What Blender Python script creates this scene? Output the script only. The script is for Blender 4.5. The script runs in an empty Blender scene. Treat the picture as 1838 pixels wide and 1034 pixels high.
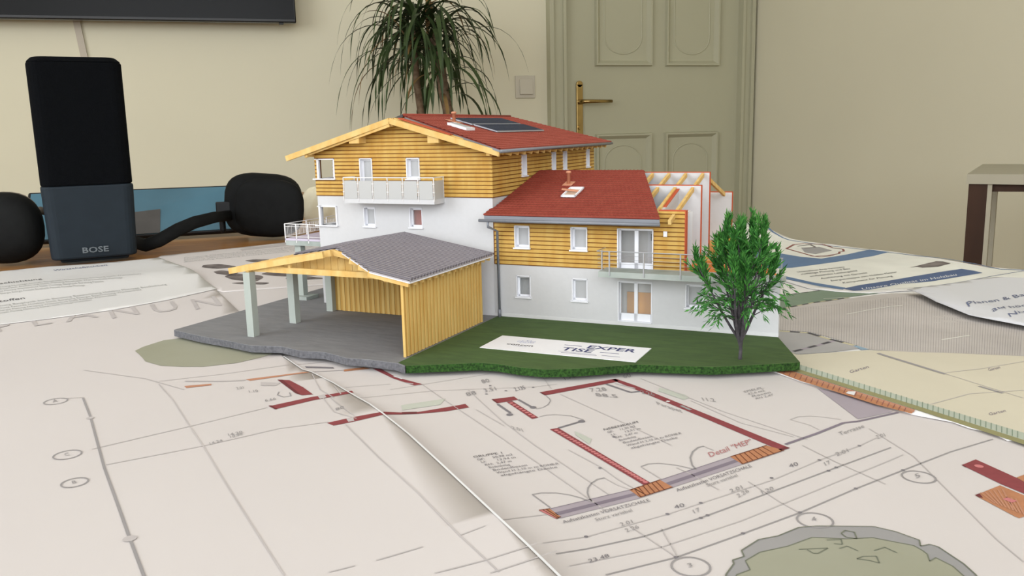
import bpy, bmesh, math, random
from mathutils import Vector, Matrix
from mathutils.geometry import tessellate_polygon
random.seed(7)
rnd = random.random
def U(a, b): return a + (b - a) * random.random()

# ------------------------------------------------------------------ set-up
scene = bpy.context.scene
COL = scene.collection
FPX = 1544.993                       # focal length in pixels of the 1838 px wide frame
PITCH, ROLL, YAW = 0.18104499, -0.02263198, math.radians(17.5)
S = 0.0135                           # one metre of the model house in real metres
TOP = 0.75                           # table top height
SLAB = 0.35                          # thickness of the model's ground plate (house metres)
CAM = Vector((0, 0, TOP + (10 + SLAB) * S))

def cam_axes():
    cy, sy, cp, sp = math.cos(YAW), math.sin(YAW), math.cos(PITCH), math.sin(PITCH)
    fwd = Vector((sy * cp, cy * cp, -sp)); right = Vector((cy, -sy, 0)); up = right.cross(fwd)
    c, s = math.cos(ROLL), math.sin(ROLL)
    return c * right + s * up, -s * right + c * up, fwd
CR, CU, CF = cam_axes()
cd = bpy.data.cameras.new('camera'); co = bpy.data.objects.new('camera', cd); COL.objects.link(co)
m = Matrix.Identity(4)
for i in range(3):
    m[i][0], m[i][1], m[i][2], m[i][3] = CR[i], CU[i], -CF[i], CAM[i]
co.matrix_world = m
cd.sensor_fit = 'HORIZONTAL'; cd.sensor_width = 36; cd.lens = FPX / 1838 * 36; cd.clip_start = 0.01; cd.clip_end = 60
scene.camera = co

scene.view_settings.view_transform = 'Standard'; scene.view_settings.look = 'None'
scene.view_settings.gamma = 1; scene.view_settings.use_curve_mapping = False
scene.view_settings.exposure = 0.34

w = bpy.data.worlds.new('world'); scene.world = w; w.use_nodes = True
w.node_tree.nodes['Background'].inputs[0].default_value = (0.75, 0.85, 1.0, 1)
w.node_tree.nodes['Background'].inputs[1].default_value = 1.0

def area(name, loc, target, sx, sy, power, color):
    d = bpy.data.lights.new(name, 'AREA'); d.shape = 'RECTANGLE'; d.size = sx; d.size_y = sy; d.energy = power; d.color = color
    o = bpy.data.objects.new(name, d); COL.objects.link(o); o.location = loc
    o.rotation_euler = (Vector(target) - Vector(loc)).to_track_quat('-Z', 'Y').to_euler(); return o
area('window_daylight', (-2.42, 0.3, 1.6), (0.6, 3.0, 1.2), 2.4, 1.5, 42, (0.95, 0.975, 1.0))
area('added_rear_daylight', (-0.3, -1.9, 1.75), (0.3, 3.4, 1.2), 2.6, 1.5, 44, (0.96, 0.98, 1.0))  # light added behind the camera to brighten faces turned towards it
area('overhead_fill', (0.2, 0.6, 2.5), (0.2, 0.6, 0), 1.2, 1.2, 3, (1.0, 0.96, 0.90))  # weak fill light added overhead, without any lamp fixture

# ------------------------------------------------------------------ materials
def lin(c):
    c = c / 255.0
    return c / 12.92 if c <= 0.04045 else ((c + 0.055) / 1.055) ** 2.4
def rgb(r, g, b): return (lin(r), lin(g), lin(b), 1)
MATS = {}
def mat(name, col, rough=0.6, metal=0.0, var=0.06, scale=20.0, bump=0.0, bscale=None, spec=0.3, stretch=None, col2=None, trans=0.0, coat=0.0, detail=3):
    if name in MATS: return MATS[name]
    M_ = bpy.data.materials.new(name); M_.use_nodes = True; nt = M_.node_tree; N, L = nt.nodes, nt.links
    p = N['Principled BSDF']
    p.inputs['Roughness'].default_value = rough; p.inputs['Metallic'].default_value = metal
    p.inputs['Specular IOR Level'].default_value = spec
    p.inputs['Coat Weight'].default_value = coat
    tc = N.new('ShaderNodeTexCoord'); mp = N.new('ShaderNodeMapping'); L.new(tc.outputs['Object'], mp.inputs[0])
    if stretch: mp.inputs['Scale'].default_value = stretch
    nz = N.new('ShaderNodeTexNoise'); nz.inputs['Scale'].default_value = scale; nz.inputs['Detail'].default_value = detail
    L.new(mp.outputs[0], nz.inputs['Vector'])
    mx = N.new('ShaderNodeMix'); mx.data_type = 'RGBA'
    a = rgb(*col); b = rgb(*col2) if col2 else tuple([x * (1 - var * 2) for x in a[:3]] + [1])
    mx.inputs['A'].default_value = a; mx.inputs['B'].default_value = b
    rm = N.new('ShaderNodeMapRange'); rm.inputs['From Min'].default_value = 0.35; rm.inputs['From Max'].default_value = 0.68
    L.new(nz.outputs[0], rm.inputs['Value']); L.new(rm.outputs[0], mx.inputs['Factor']); L.new(mx.outputs['Result'], p.inputs['Base Color'])
    if bump:
        bm_ = N.new('ShaderNodeBump'); bm_.inputs['Strength'].default_value = bump; bm_.inputs['Distance'].default_value = 0.001
        if bscale:
            n2 = N.new('ShaderNodeTexNoise'); n2.inputs['Scale'].default_value = bscale; L.new(mp.outputs[0], n2.inputs['Vector']); L.new(n2.outputs[0], bm_.inputs['Height'])
        else: L.new(nz.outputs[0], bm_.inputs['Height'])
        L.new(bm_.outputs[0], p.inputs['Normal'])
    if trans:
        out = N['Material Output']; t = N.new('ShaderNodeBsdfTransparent'); ms = N.new('ShaderNodeMixShader'); ms.inputs[0].default_value = trans
        L.new(p.outputs[0], ms.inputs[1]); L.new(t.outputs[0], ms.inputs[2]); L.new(ms.outputs[0], out.inputs[0])
    MATS[name] = M_; return M_

paper = mat('white_paper', (212, 206, 203), 0.75, var=0.012, scale=6, bump=0.15, bscale=35)
paper_glossy = mat('coated_paper', (236, 235, 233), 0.35, var=0.01, scale=5, bump=0.1, bscale=18)
paper_edge = mat('letter_paper', (212, 213, 216), 0.6, var=0.01, scale=5, bump=0.08, bscale=20)
render_white = mat('white_render', (204, 204, 205), 0.8, var=0.01, scale=300, bump=0.1)
plinth = mat('plinth_grey', (214, 214, 214), 0.8, var=0.02, scale=200)
frame_white = mat('window_white', (234, 235, 240), 0.45, var=0.005)
pane_grey = mat('window_pane', (188, 189, 190), 0.25, var=0.01, trans=0.12)
pane_clear = mat('clear_pane', (215, 220, 220), 0.1, var=0.01, trans=0.88)
inner_grey = mat('interior_partition', (222, 222, 221), 0.8, var=0.01)
brick_red = mat('brick_red', (206, 84, 50), 0.85, var=0.12, scale=400, col2=(190, 72, 40))
cut_orange = mat('cut_face_orange', (190, 90, 58), 0.8, var=0.04)
board_m = mat('larch_board', (200, 164, 88), 0.7, scale=160, stretch=(1, 1, 0.25), col2=(190, 146, 68), bump=0.1)
board_edge = mat('board_joint', (128, 82, 32), 0.8, var=0.1)
sheath = mat('board_backing', (122, 78, 34), 0.85, var=0.1)
vboard_m = mat('larch_upright_board', (216, 184, 114), 0.7, scale=90, stretch=(1, 1, 0.3), col2=(208, 170, 96), bump=0.05)
vboard_m2 = mat('larch_upright_board_dark', (198, 158, 84), 0.7, scale=90, stretch=(1, 1, 0.3), col2=(190, 144, 70), bump=0.05)
vgap = mat('amber_board_gap', (160, 112, 52), 0.8)
beam_m = mat('spruce_beam', (220, 188, 122), 0.7, scale=140, stretch=(1, 1, 0.5), col2=(208, 166, 92), bump=0.1, detail=6)
parquet = mat('orange_parquet', (222, 132, 56), 0.6, scale=120, col2=(205, 112, 42), stretch=(0.3, 1, 1))
parquet2 = mat('pale_parquet', (232, 170, 84), 0.6, scale=120, col2=(220, 152, 66), stretch=(0.3, 1, 1))
tile_m = mat('red_roof_tile', (142, 64, 49), 0.75, scale=150, col2=(134, 56, 43))
tile_m2 = mat('lit_red_roof_tile', (156, 78, 64), 0.75, scale=150, col2=(150, 72, 58))  # tile red lightened: the main roof's stronger light is put into the colour
tile_under = mat('red_roof_underlay', (118, 42, 34), 0.8, var=0.1)
zinc = mat('zinc_sheet', (138, 141, 148), 0.5, metal=0.3, var=0.05, scale=60)
corr = mat('grey_corrugated_sheet', (170, 164, 168), 0.5, metal=0.15, var=0.04, scale=80)
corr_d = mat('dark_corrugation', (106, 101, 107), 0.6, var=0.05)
concrete = mat('pale_green_concrete', (172, 178, 173), 0.85, scale=60, col2=(150, 160, 152), bump=0.15)
post_m = mat('grey_green_post', (170, 177, 170), 0.8, var=0.02, scale=60)
asphalt = mat('asphalt', (132, 132, 133), 0.9, scale=110, col2=(124, 124, 126), bump=0.3, stretch=(0.5, 2, 1))
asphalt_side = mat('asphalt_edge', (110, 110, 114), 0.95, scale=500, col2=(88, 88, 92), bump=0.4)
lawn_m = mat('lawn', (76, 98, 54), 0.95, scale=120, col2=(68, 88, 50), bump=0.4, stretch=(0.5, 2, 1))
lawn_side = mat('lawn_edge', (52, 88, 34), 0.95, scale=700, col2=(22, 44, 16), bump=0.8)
banner_m = mat('banner_white', (238, 238, 240), 0.6, var=0.01)
navy = mat('navy_print', (62, 66, 112), 0.6, var=0.05)
paleblue = mat('pale_blue_print', (186, 192, 222), 0.6, var=0.05)
copper = mat('terracotta_vent', (214, 150, 118), 0.6, var=0.08, scale=200)
solar_m = mat('solar_cell', (48, 56, 74), 0.6, var=0.1, scale=200, spec=0.15)
alu = mat('aluminium', (178, 182, 190), 0.4, metal=0.4, var=0.03)
steel = mat('steel_rail', (184, 186, 190), 0.35, metal=0.6, var=0.03)
rail_white = mat('white_rail', (226, 224, 222), 0.5, var=0.02)
glass_panel_m = mat('frosted_panel', (184, 184, 182), 0.35, var=0.01)
lilac = mat('lilac_deck', (202, 192, 208), 0.7, var=0.03)
dark_mark = mat('dark_mark', (60, 58, 60), 0.5, var=0.05)
bark = mat('willow_bark', (84, 80, 84), 0.9, scale=300, col2=(58, 55, 58), bump=0.5)
leaf_g = mat('willow_leaf', (80, 142, 62), 0.7, scale=120, col2=(52, 116, 42))
leaf_g2 = mat('willow_leaf_dark', (52, 112, 46), 0.7, scale=120, col2=(38, 90, 34))

wall_paint = mat('cream_wall_paint', (226, 221, 197), 0.85, var=0.015, scale=2, bump=0.1, bscale=60)
door_paint = mat('sage_door_paint', (184, 182, 157), 0.5, var=0.015, scale=3)
ceil_m = mat('ceiling_paint', (238, 237, 234), 0.9, var=0.01, scale=2)
floor_m = mat('room_parquet', (150, 112, 74), 0.5, var=0.15, scale=6, stretch=(1, 6, 1))
table_m = mat('oak_table_top', (166, 118, 66), 0.35, scale=14, stretch=(1, 10, 1), col2=(134, 90, 46), bump=0.05)
table_leg_m = mat('table_leg_white', (216, 214, 208), 0.5, var=0.02)
black_fabric = mat('black_speaker_cloth', (10, 12, 15), 0.95, var=0.2, scale=900, bump=0.4, spec=0.08)
speaker_grey = mat('charcoal_speaker_body', (34, 42, 49), 0.6, var=0.05, scale=60, spec=0.15)
badge_m = mat('dull_grey_badge', (106, 112, 116), 0.4, metal=0.3)
black_leather = mat('black_leatherette', (17, 18, 18), 0.7, var=0.15, scale=80, bump=0.25, bscale=160, spec=0.15)
black_plastic = mat('black_plastic', (22, 23, 25), 0.45, var=0.1)
taupe_m = mat('taupe_cushion', (122, 112, 98), 0.8, var=0.05)
teal_m = mat('teal_screen', (70, 112, 130), 0.25, var=0.12, scale=9, spec=0.5)
teal_d = mat('dark_reflection_patch', (82, 80, 78), 0.4, var=0.08, scale=40)  # tone of a reflection painted onto the tablet screen
tv_screen = mat('tv_screen', (5, 6, 6), 0.25, var=0.1, spec=0.12)
tv_frame = mat('tv_frame', (12, 12, 13), 0.35, spec=0.4)
brass = mat('polished_brass', (176, 150, 98), 0.25, metal=1.0, var=0.08, scale=30)
switch_m = mat('switch_plastic', (206, 200, 184), 0.4, var=0.01)
duct_m = mat('cable_duct', (196, 186, 170), 0.6, var=0.02)
drac_leaf = mat('dracaena_leaf', (66, 84, 46), 0.5, scale=12, col2=(40, 56, 32))
drac_leaf_b = mat('dracaena_leaf_brown', (150, 122, 76), 0.6, scale=12, col2=(118, 88, 56))
drac_trunk = mat('dracaena_trunk', (126, 106, 84), 0.9, scale=60, col2=(92, 74, 58), bump=0.6)
pot_m = mat('clay_pot', (150, 100, 74), 0.7, var=0.08)
soil_m = mat('soil', (52, 40, 30), 0.95, var=0.2, scale=60)
desk_white = mat('desk_white', (172, 167, 148), 0.6, var=0.02)
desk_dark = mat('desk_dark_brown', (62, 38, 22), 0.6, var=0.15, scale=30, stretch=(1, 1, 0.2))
tissue_m = mat('cream_tissue', (226, 218, 190), 0.7, var=0.05, scale=20, bump=0.5, bscale=40, trans=0.1)
# print inks
INK = dict(
 txt=None,
 red=mat('ink_dark_red', (142, 68, 72), 0.7, var=0.06, scale=300), pink=mat('ink_pink', (206, 128, 128), 0.7),
 dkred=mat('ink_brown_red', (112, 52, 56), 0.7), orange=mat('ink_orange', (188, 130, 94), 0.7, var=0.06, scale=200), salmon=mat('ink_salmon', (194, 140, 112), 0.7, var=0.06),
 brown=mat('ink_brown', (120, 68, 48), 0.7), lilac=mat('ink_lilac', (172, 162, 170), 0.7), purple=mat('ink_purple', (134, 124, 136), 0.7),
 grey=mat('ink_grey', (158, 154, 154), 0.7), lgrey=mat('ink_light_grey', (196, 190, 188), 0.7), dgrey=mat('ink_dark_grey', (128, 124, 128), 0.7),
 black=mat('ink_black', (84, 82, 86), 0.7), redtext=mat('ink_red_text', (190, 124, 124), 0.7), green=mat('ink_pale_green', (196, 200, 188), 0.7),
 sage=mat('ink_sage_wash', (162, 162, 144), 0.7, scale=10, col2=(150, 150, 128)), shade=mat('ink_grey_wash', (160, 158, 157), 0.7, scale=12, col2=(152, 151, 150)),
 sageline=mat('ink_sage_line', (122, 126, 110), 0.7),
 blue=mat('ink_blue', (92, 122, 160), 0.5, var=0.05, scale=20), dblue=mat('ink_dark_blue', (70, 94, 136), 0.5), cream=mat('ink_cream', (232, 232, 222), 0.6), white=mat('ink_white', (232, 232, 232), 0.6),
 hatchbg=mat('ink_hatched_grey', (196, 190, 184), 0.7), hatch=mat('ink_hatch_line', (172, 166, 162), 0.7), beige=mat('ink_beige', (212, 205, 184), 0.7, var=0.02), olive=mat('ink_olive', (150, 146, 104), 0.7),
 mint=mat('ink_mint', (184, 192, 176), 0.7), teal=mat('ink_green_grey', (128, 146, 126), 0.7), midgrey=mat('ink_mid_grey', (178, 176, 174), 0.7), yellow=mat('ink_straw', (206, 198, 164), 0.7),
 sky=mat('ink_sky', (146, 172, 190), 0.7), photo=mat('ink_photo_dark', (92, 84, 84), 0.6, scale=90, col2=(130, 122, 118)), slate=mat('ink_slate_text', (104, 112, 140), 0.7),
 rust=mat('ink_rust', (150, 96, 88), 0.7, var=0.15, scale=80), textgrey=mat('ink_text_grey', (176, 176, 172), 0.7))

# ------------------------------------------------------------------ object helpers
def tag(o, label=None, cat=None, group=None, kind=None):
    if label: o['label'] = label
    if cat: o['category'] = cat
    if group: o['group'] = group
    if kind: o['kind'] = kind
    return o
class Frame:
    """a thing: an Empty at its base; parts are given in the thing's own coordinates"""
    def __init__(s, name, label, cat, origin, rot=0.0, unit=1.0, off=(0, 0, 0), group=None, kind=None):
        s.o = bpy.data.objects.new(name, None); COL.objects.link(s.o); s.o.empty_display_size = 0.02
        s.o.location = origin; s.o.rotation_euler = (0, 0, rot); s.unit = unit; s.off = Vector(off)
        tag(s.o, label, cat, group, kind)
HROT = -(0.43412373 + YAW)
def h2w(p):
    c, s_ = math.cos(HROT), math.sin(HROT)
    x, y, z = p[0] * S, p[1] * S, (p[2] + SLAB) * S
    return Vector((c * x - s_ * y, s_ * x + c * y, TOP + PAPER + z))
PAPER = 0.0032                      # the sheets of paper under the model
# keep the model where it is seen although it stands on the paper: camera height is measured from the plate
CAMFIX = PAPER
co.location.z += CAMFIX; CAM = CAM + Vector((0, 0, CAMFIX))
def hthing(name, label, cat, base, group=None):
    return Frame(name, label, cat, h2w(base), HROT, S, base, group)
def wthing(name, label, cat, base, group=None, kind=None):
    return Frame(name, label, cat, base, 0, 1, base, group, kind)

class MB:
    def __init__(s): s.v = []; s.f = []; s.mi = []; s.m = 0
    def add(s, vs, fs):
        n = len(s.v); s.v += [tuple(v) for v in vs]; s.f += [tuple(n + i for i in f) for f in fs]; s.mi += [s.m] * len(fs); return s
    def box(s, x0, x1, y0, y1, z0, z1):
        if x0 > x1: x0, x1 = x1, x0
        if y0 > y1: y0, y1 = y1, y0
        if z0 > z1: z0, z1 = z1, z0
        return s.add([(x0, y0, z0), (x1, y0, z0), (x1, y1, z0), (x0, y1, z0), (x0, y0, z1), (x1, y0, z1), (x1, y1, z1), (x0, y1, z1)],
              [(0, 3, 2, 1), (4, 5, 6, 7), (0, 1, 5, 4), (1, 2, 6, 5), (2, 3, 7, 6), (3, 0, 4, 7)])
    def hexa(s, b, t):
        """bottom 4 and top 4 corners"""
        return s.add(list(b) + list(t), [(0, 3, 2, 1), (4, 5, 6, 7), (0, 1, 5, 4), (1, 2, 6, 5), (2, 3, 7, 6), (3, 0, 4, 7)])
    def beam(s, p, q, w_, h_, up=(0, 0, 1)):
        p, q = Vector(p), Vector(q); d = (q - p).normalized(); r = d.cross(Vector(up)).normalized(); u = r.cross(d)
        a = [p - r * w_ / 2 - u * h_ / 2, p + r * w_ / 2 - u * h_ / 2, p + r * w_ / 2 + u * h_ / 2, p - r * w_ / 2 + u * h_ / 2]
        return s.add(a + [x + (q - p) for x in a], [(0, 1, 2, 3), (7, 6, 5, 4), (0, 4, 5, 1), (1, 5, 6, 2), (2, 6, 7, 3), (3, 7, 4, 0)])
    def tube(s, pts, rad, n=8, cap=True):
        pts = [Vector(p) for p in pts]; R_ = rad if isinstance(rad, (list, tuple)) else [rad] * len(pts); rings = []
        prev = None
        for i, p in enumerate(pts):
            d = (pts[min(i + 1, len(pts) - 1)] - pts[max(i - 1, 0)]).normalized()
            if prev is None: a = d.cross(Vector((0, 0, 1)) if abs(d.z) < 0.9 else Vector((1, 0, 0))).normalized()
            else: a = (prev - d * prev.dot(d)).normalized()
            prev = a; b = d.cross(a)
            rings.append([p + (a * math.cos(2 * math.pi * k / n) + b * math.sin(2 * math.pi * k / n)) * R_[i] for k in range(n)])
        vs = [v for r in rings for v in r]; fs = []
        for i in range(len(pts) - 1):
            for k in range(n): fs.append((i * n + k, i * n + (k + 1) % n, (i + 1) * n + (k + 1) % n, (i + 1) * n + k))
        if cap: fs.append(tuple(range(n - 1, -1, -1))); fs.append(tuple((len(pts) - 1) * n + k for k in range(n)))
        return s.add(vs, fs)
    def lathe(s, prof, c=(0, 0, 0), n=24):
        vs = []; fs = []
        for r, z in prof:
            for k in range(n): vs.append((c[0] + r * math.cos(2 * math.pi * k / n), c[1] + r * math.sin(2 * math.pi * k / n), c[2] + z))
        for i in range(len(prof) - 1):
            for k in range(n): fs.append((i * n + k, i * n + (k + 1) % n, (i + 1) * n + (k + 1) % n, (i + 1) * n + k))
        fs.append(tuple(range(n - 1, -1, -1))); fs.append(tuple((len(prof) - 1) * n + k for k in range(n)))
        return s.add(vs, fs)
    def prism(s, poly, z0, z1):
        """poly of (x,y); z0,z1 numbers or functions of (x,y)"""
        a = z0 if callable(z0) else (lambda x, y: z0); b = z1 if callable(z1) else (lambda x, y: z1); n = len(poly)
        area2 = sum(poly[i][0] * poly[(i + 1) % n][1] - poly[(i + 1) % n][0] * poly[i][1] for i in range(n))
        if area2 < 0: poly = poly[::-1]
        vs = [(x, y, a(x, y)) for x, y in poly] + [(x, y, b(x, y)) for x, y in poly]
        return s.add(vs, [tuple(range(n - 1, -1, -1)), tuple(range(n, 2 * n))] + [(i, (i + 1) % n, n + (i + 1) % n, n + i) for i in range(n)])
    def vprism(s, poly, y0, y1):
        """poly of (x,z), extruded along y"""
        n = len(poly); vs = [(x, y0, z) for x, z in poly] + [(x, y1, z) for x, z in poly]
        return s.add(vs, [tuple(range(n)), tuple(range(2 * n - 1, n - 1, -1))] + [(i, n + i, n + (i + 1) % n, (i + 1) % n) for i in range(n)])
    def build(s, name, mats, fr, parent=None, kind=None, label=None, smooth=False, bevel=0, fix=True):
        me = bpy.data.meshes.new(name)
        vs = [tuple((Vector(v) - fr.off) * fr.unit) for v in s.v] if fr else s.v
        me.from_pydata(vs, [], s.f); me.update()
        for m_ in (mats if isinstance(mats, (list, tuple)) else [mats]): me.materials.append(m_)
        me.polygons.foreach_set('material_index', s.mi)
        if fix:
            b = bmesh.new(); b.from_mesh(me); bmesh.ops.recalc_face_normals(b, faces=b.faces); b.to_mesh(me); b.free()
        if smooth: me.polygons.foreach_set('use_smooth', [True] * len(me.polygons))
        o = bpy.data.objects.new(name, me); COL.objects.link(o)
        o.parent = parent if parent is not None else (fr.o if fr else None)
        if bevel:
            md = o.modifiers.new('bevel', 'BEVEL'); md.width = bevel; md.segments = 2; md.limit_method = 'ANGLE'
        tag(o, label, None, None, kind); return o
def wall_cells(mb, axis, c0, c1, u0, u1, z0, z1, holes):
    us = sorted({u0, u1, *[min(max(h, u0), u1) for H_ in holes for h in H_[:2]]}); zs = sorted({z0, z1, *[min(max(h, z0), z1) for H_ in holes for h in H_[2:]]})
    for i in range(len(us) - 1):
        for j in range(len(zs) - 1):
            um, zm = (us[i] + us[i + 1]) / 2, (zs[j] + zs[j + 1]) / 2
            if any(h[0] < um < h[1] and h[2] < zm < h[3] for h in holes): continue
            if axis == 'y': mb.box(us[i], us[i + 1], c0, c1, zs[j], zs[j + 1])
            else: mb.box(c0, c1, us[i], us[i + 1], zs[j], zs[j + 1])

def boards(fr, axis, face, out, u0, u1, z0, z1, pitch, holes, roof=None, mt=None):
    """horizontal lap boards, each run its own object. face = coordinate of the wall face, out = -1/+1 outward"""
    k = 0; z = z0
    while z < z1 - 0.03:
        za, zb = z, min(z + pitch, z1)
        cut = sorted([h for h in holes if h[2] < zb and h[3] > za], key=lambda h: h[0])
        full = [h for h in cut if h[2] <= za + 0.001 and h[3] >= zb - 0.001]
        part = [h for h in cut if h not in full]
        a0, a1 = u0, u1
        if roof:
            iv = roof(zb - 0.02)
            if iv is None: break
            a0, a1 = max(u0, iv[0]), min(u1, iv[1])
        edges = [a0] + [e for h in full for e in (h[0], h[1])] + [a1]
        for i in range(0, len(edges), 2):
            ea, eb = edges[i], edges[i + 1]
            if eb - ea < 0.02: continue
            mb = MB(); seg = sorted({ea, eb, *[e for h in part for e in h[:2] if ea < e < eb]})
            for q in range(len(seg) - 1):
                um = (seg[q] + seg[q + 1]) / 2; lo, hi = za, zb
                for h in part:
                    if h[0] < um < h[1]:
                        if h[2] <= za: lo = h[3]
                        else: hi = h[2]
                if hi - lo < 0.02: continue
                def P(u, d, z_): return (u, face + out * d, z_) if axis == 'y' else (face + out * d, u, z_)
                dl = 0.075; t = lambda zz: 0.015 + (dl - 0.015) * (1 - (zz - za) / pitch)
                lo2 = lo + (0.048 if lo == za else 0)
                mb.m = 0
                for (zl, zh) in ((lo2, hi),):
                    b = [P(seg[q], 0, zl), P(seg[q + 1], 0, zl), P(seg[q + 1], t(zl), zl), P(seg[q], t(zl), zl)]
                    c = [P(seg[q], 0, zh), P(seg[q + 1], 0, zh), P(seg[q + 1], t(zh), zh), P(seg[q], t(zh), zh)]
                    mb.hexa(b, c)
                if lo == za:
                    mb.m = 1  # dark brown strip paints in the shadow line under the board
                    b = [P(seg[q], 0, za), P(seg[q + 1], 0, za), P(seg[q + 1], dl * .55, za), P(seg[q], dl * .55, za)]
                    c = [(x, y, lo2) for x, y, _ in b]
                    mb.hexa(b, c)
            if mb.v: mb.build('cladding_board', [mt or board_m, board_edge], fr)
        z += pitch; k += 1

def window(fr, u0, u1, z0, z1, face, axis='y', out=-1, depth=0.34, pane=None, sill=True, mull=0, low=0.0, proud=0.09, handle=None, name='window', fw=0.1, noleft=False):
    def bx(mb, ua, ub, da, db, za, zb):
        a, b = face + out * da, face + out * db
        if axis == 'y': mb.box(ua, ub, a, b, za, zb)
        else: mb.box(a, b, ua, ub, za, zb)
    mb = MB(); t = 0.045
    bx(mb, u0, u0 + t, proud, -depth, z0, z1); bx(mb, u1 - t, u1, proud, -depth, z0, z1); bx(mb, u0, u1, proud, -depth, z1 - t, z1); bx(mb, u0, u1, proud, -depth, z0, z0 + t)
    d0, d1 = -0.17, -0.27
    bx(mb, u0 + t, u0 + t + fw, d0, d1, z0, z1); bx(mb, u1 - t - fw, u1 - t, d0, d1, z0, z1)
    bx(mb, u0, u1, d0, d1, z1 - t - fw, z1 - t); bx(mb, u0, u1, d0, d1, z0 + t, z0 + t + fw + low)
    if mull:
        c = (u0 + u1) / 2; bx(mb, c - mull / 2, c + mull / 2, d0, d1, z0, z1)
    f = mb.build(name, frame_white, fr)
    g = [(u0 + t + fw, u1 - t - fw)] if not mull else [(u0 + t + fw, (u0 + u1) / 2 - mull / 2), ((u0 + u1) / 2 + mull / 2, u1 - t - fw)]
    for a, b in g:
        p = MB(); bx(p, a, b, -0.21, -0.23, z0 + t + fw + low, z1 - t - fw); p.build('pane', pane or pane_grey, fr, f)
    if sill:
        p = MB(); bx(p, u0 - 0.06, u1 + 0.04, proud + 0.08, 0, z0 - 0.05, z0 + 0.02); p.build('sill', frame_white, fr, f)
    return f

# ------------------------------------------------------------------ room
def struct(name, mb, mt, fr=None, parent=None):
    o = mb.build(name, mt, fr, parent); o['kind'] = 'structure'; return o
YB, XR, XL, YF, ZC = 3.42, 1.075, -2.6, -2.1, 2.75
FX0, FX1 = 0.20, 1.00             # door opening
def hitplane(px, py, pt, n):
    r = CR * ((px - 919) / FPX) + CU * (-(py - 517) / FPX) + CF
    n = Vector(n); t = n.dot(Vector(pt) - CAM) / n.dot(r); return CAM + r * t
def on_wall(px, py, y=YB): return hitplane(px, py, (0, y, 0), (0, 1, 0))
XR = on_wall(1347, 200).x
b = MB(); wall_cells(b, 'y', YB, YB + 0.2, XL - 0.2, XR + 0.2, 0, ZC, [(on_wall(1012, 200).x, on_wall(1322, 200).x, 0, 2.06)]); struct('wall_back', b, wall_paint)
b = MB(); b.box(XR, XR + 0.2, YF, YB, 0, ZC); struct('wall_right', b, wall_paint)
b = MB(); wall_cells(b, 'x', XL - 0.2, XL, YF, YB, 0, ZC, [(-0.9, 1.5, 0.85, 2.35)]); struct('wall_left', b, wall_paint)
b = MB(); wall_cells(b, 'y', YF - 0.2, YF, XL - 0.2, XR + 0.2, 0, ZC, [(-1.6, 1.0, 0.95, 2.45)]); struct('wall_front', b, wall_paint)
b = MB(); b.box(XL - 0.2, XR + 0.2, YF - 0.2, YB + 0.2, -0.1, 0); struct('floor', b, floor_m)
b = MB(); b.box(XL - 0.2, XR + 0.2, YF - 0.2, YB + 0.2, ZC, ZC + 0.1); struct('ceiling', b, ceil_m)
for nm, ax, c, u0, u1, z0, z1 in (('window_1', 'x', XL - 0.1, -0.9, 1.5, 0.85, 2.35), ('added_rear_window', 'y', YF - 0.1, -1.6, 1.0, 0.95, 2.45)):  # the rear one is out of view, added to go with its light
    b = MB(); um = (u0 + u1) / 2
    for a0, a1, b0, b1 in ((u0, u0 + .06, z0, z1), (u1 - .06, u1, z0, z1), (um - .04, um + .04, z0, z1), (u0, u1, z0, z0 + .06), (u0, u1, z1 - .06, z1)):
        b.box(c - .03, c + .03, a0, a1, b0, b1) if ax == 'x' else b.box(a0, a1, c - .03, c + .03, b0, b1)
    f = struct(nm, b, frame_white)
    g = MB(); g.box(c - .004, c + .004, u0 + .06, u1 - .06, z0 + .06, z1 - .06) if ax == 'x' else g.box(u0 + .06, u1 - .06, c - .004, c + .004, z0 + .06, z1 - .06)
    g.build('window_pane', pane_clear, None, f)
b = MB(); b.box(XL, on_wall(1000, 300).x, YB - 0.015, YB, 0, 0.08); struct('baseboard_back', b, frame_white)
b = MB(); b.box(XR - 0.015, XR, YF, YB, 0, 0.08); struct('baseboard_right', b, frame_white)

# door and its casing
dx0, dx1 = on_wall(1012, 200).x, on_wall(1322, 200).x
cx0, cx1 = on_wall(984, 200).x, min(on_wall(1344, 200).x, XR)
b = MB()
for a, c in ((cx0, dx0), (dx1, cx1)):
    b.box(a, c, YB - 0.03, YB + 0.2, 0, 2.06)
b.box(cx0, cx1, YB - 0.03, YB + 0.2, 2.06, 2.16)
b.box(cx0 - 0.004, cx0 + 0.014, YB - 0.045, YB, 0, 2.17); b.box(cx1 - 0.022, cx1 - 0.006, YB - 0.045, YB, 0, 2.17)
b.box(dx0 - 0.012, dx0 + 0.001, YB - 0.038, YB + 0.02, 0, 2.07); b.box(dx1 - 0.001, dx1 + 0.012, YB - 0.038, YB + 0.02, 0, 2.07)
struct('trim_1', b, door_paint)
YD = YB + 0.0
b = MB(); b.box(dx0 - 0.004, dx1 + 0.004, YD, YD + 0.04, 0.005, 2.055); door = struct('door_1', b, door_paint)
def dpt(px, py): p = hitplane(px, py, (0, YD, 0), (0, 1, 0)); return p.x, p.z
zc1 = dpt(1170, 119)[1]; zc2 = dpt(1170, 238)[1]
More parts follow.
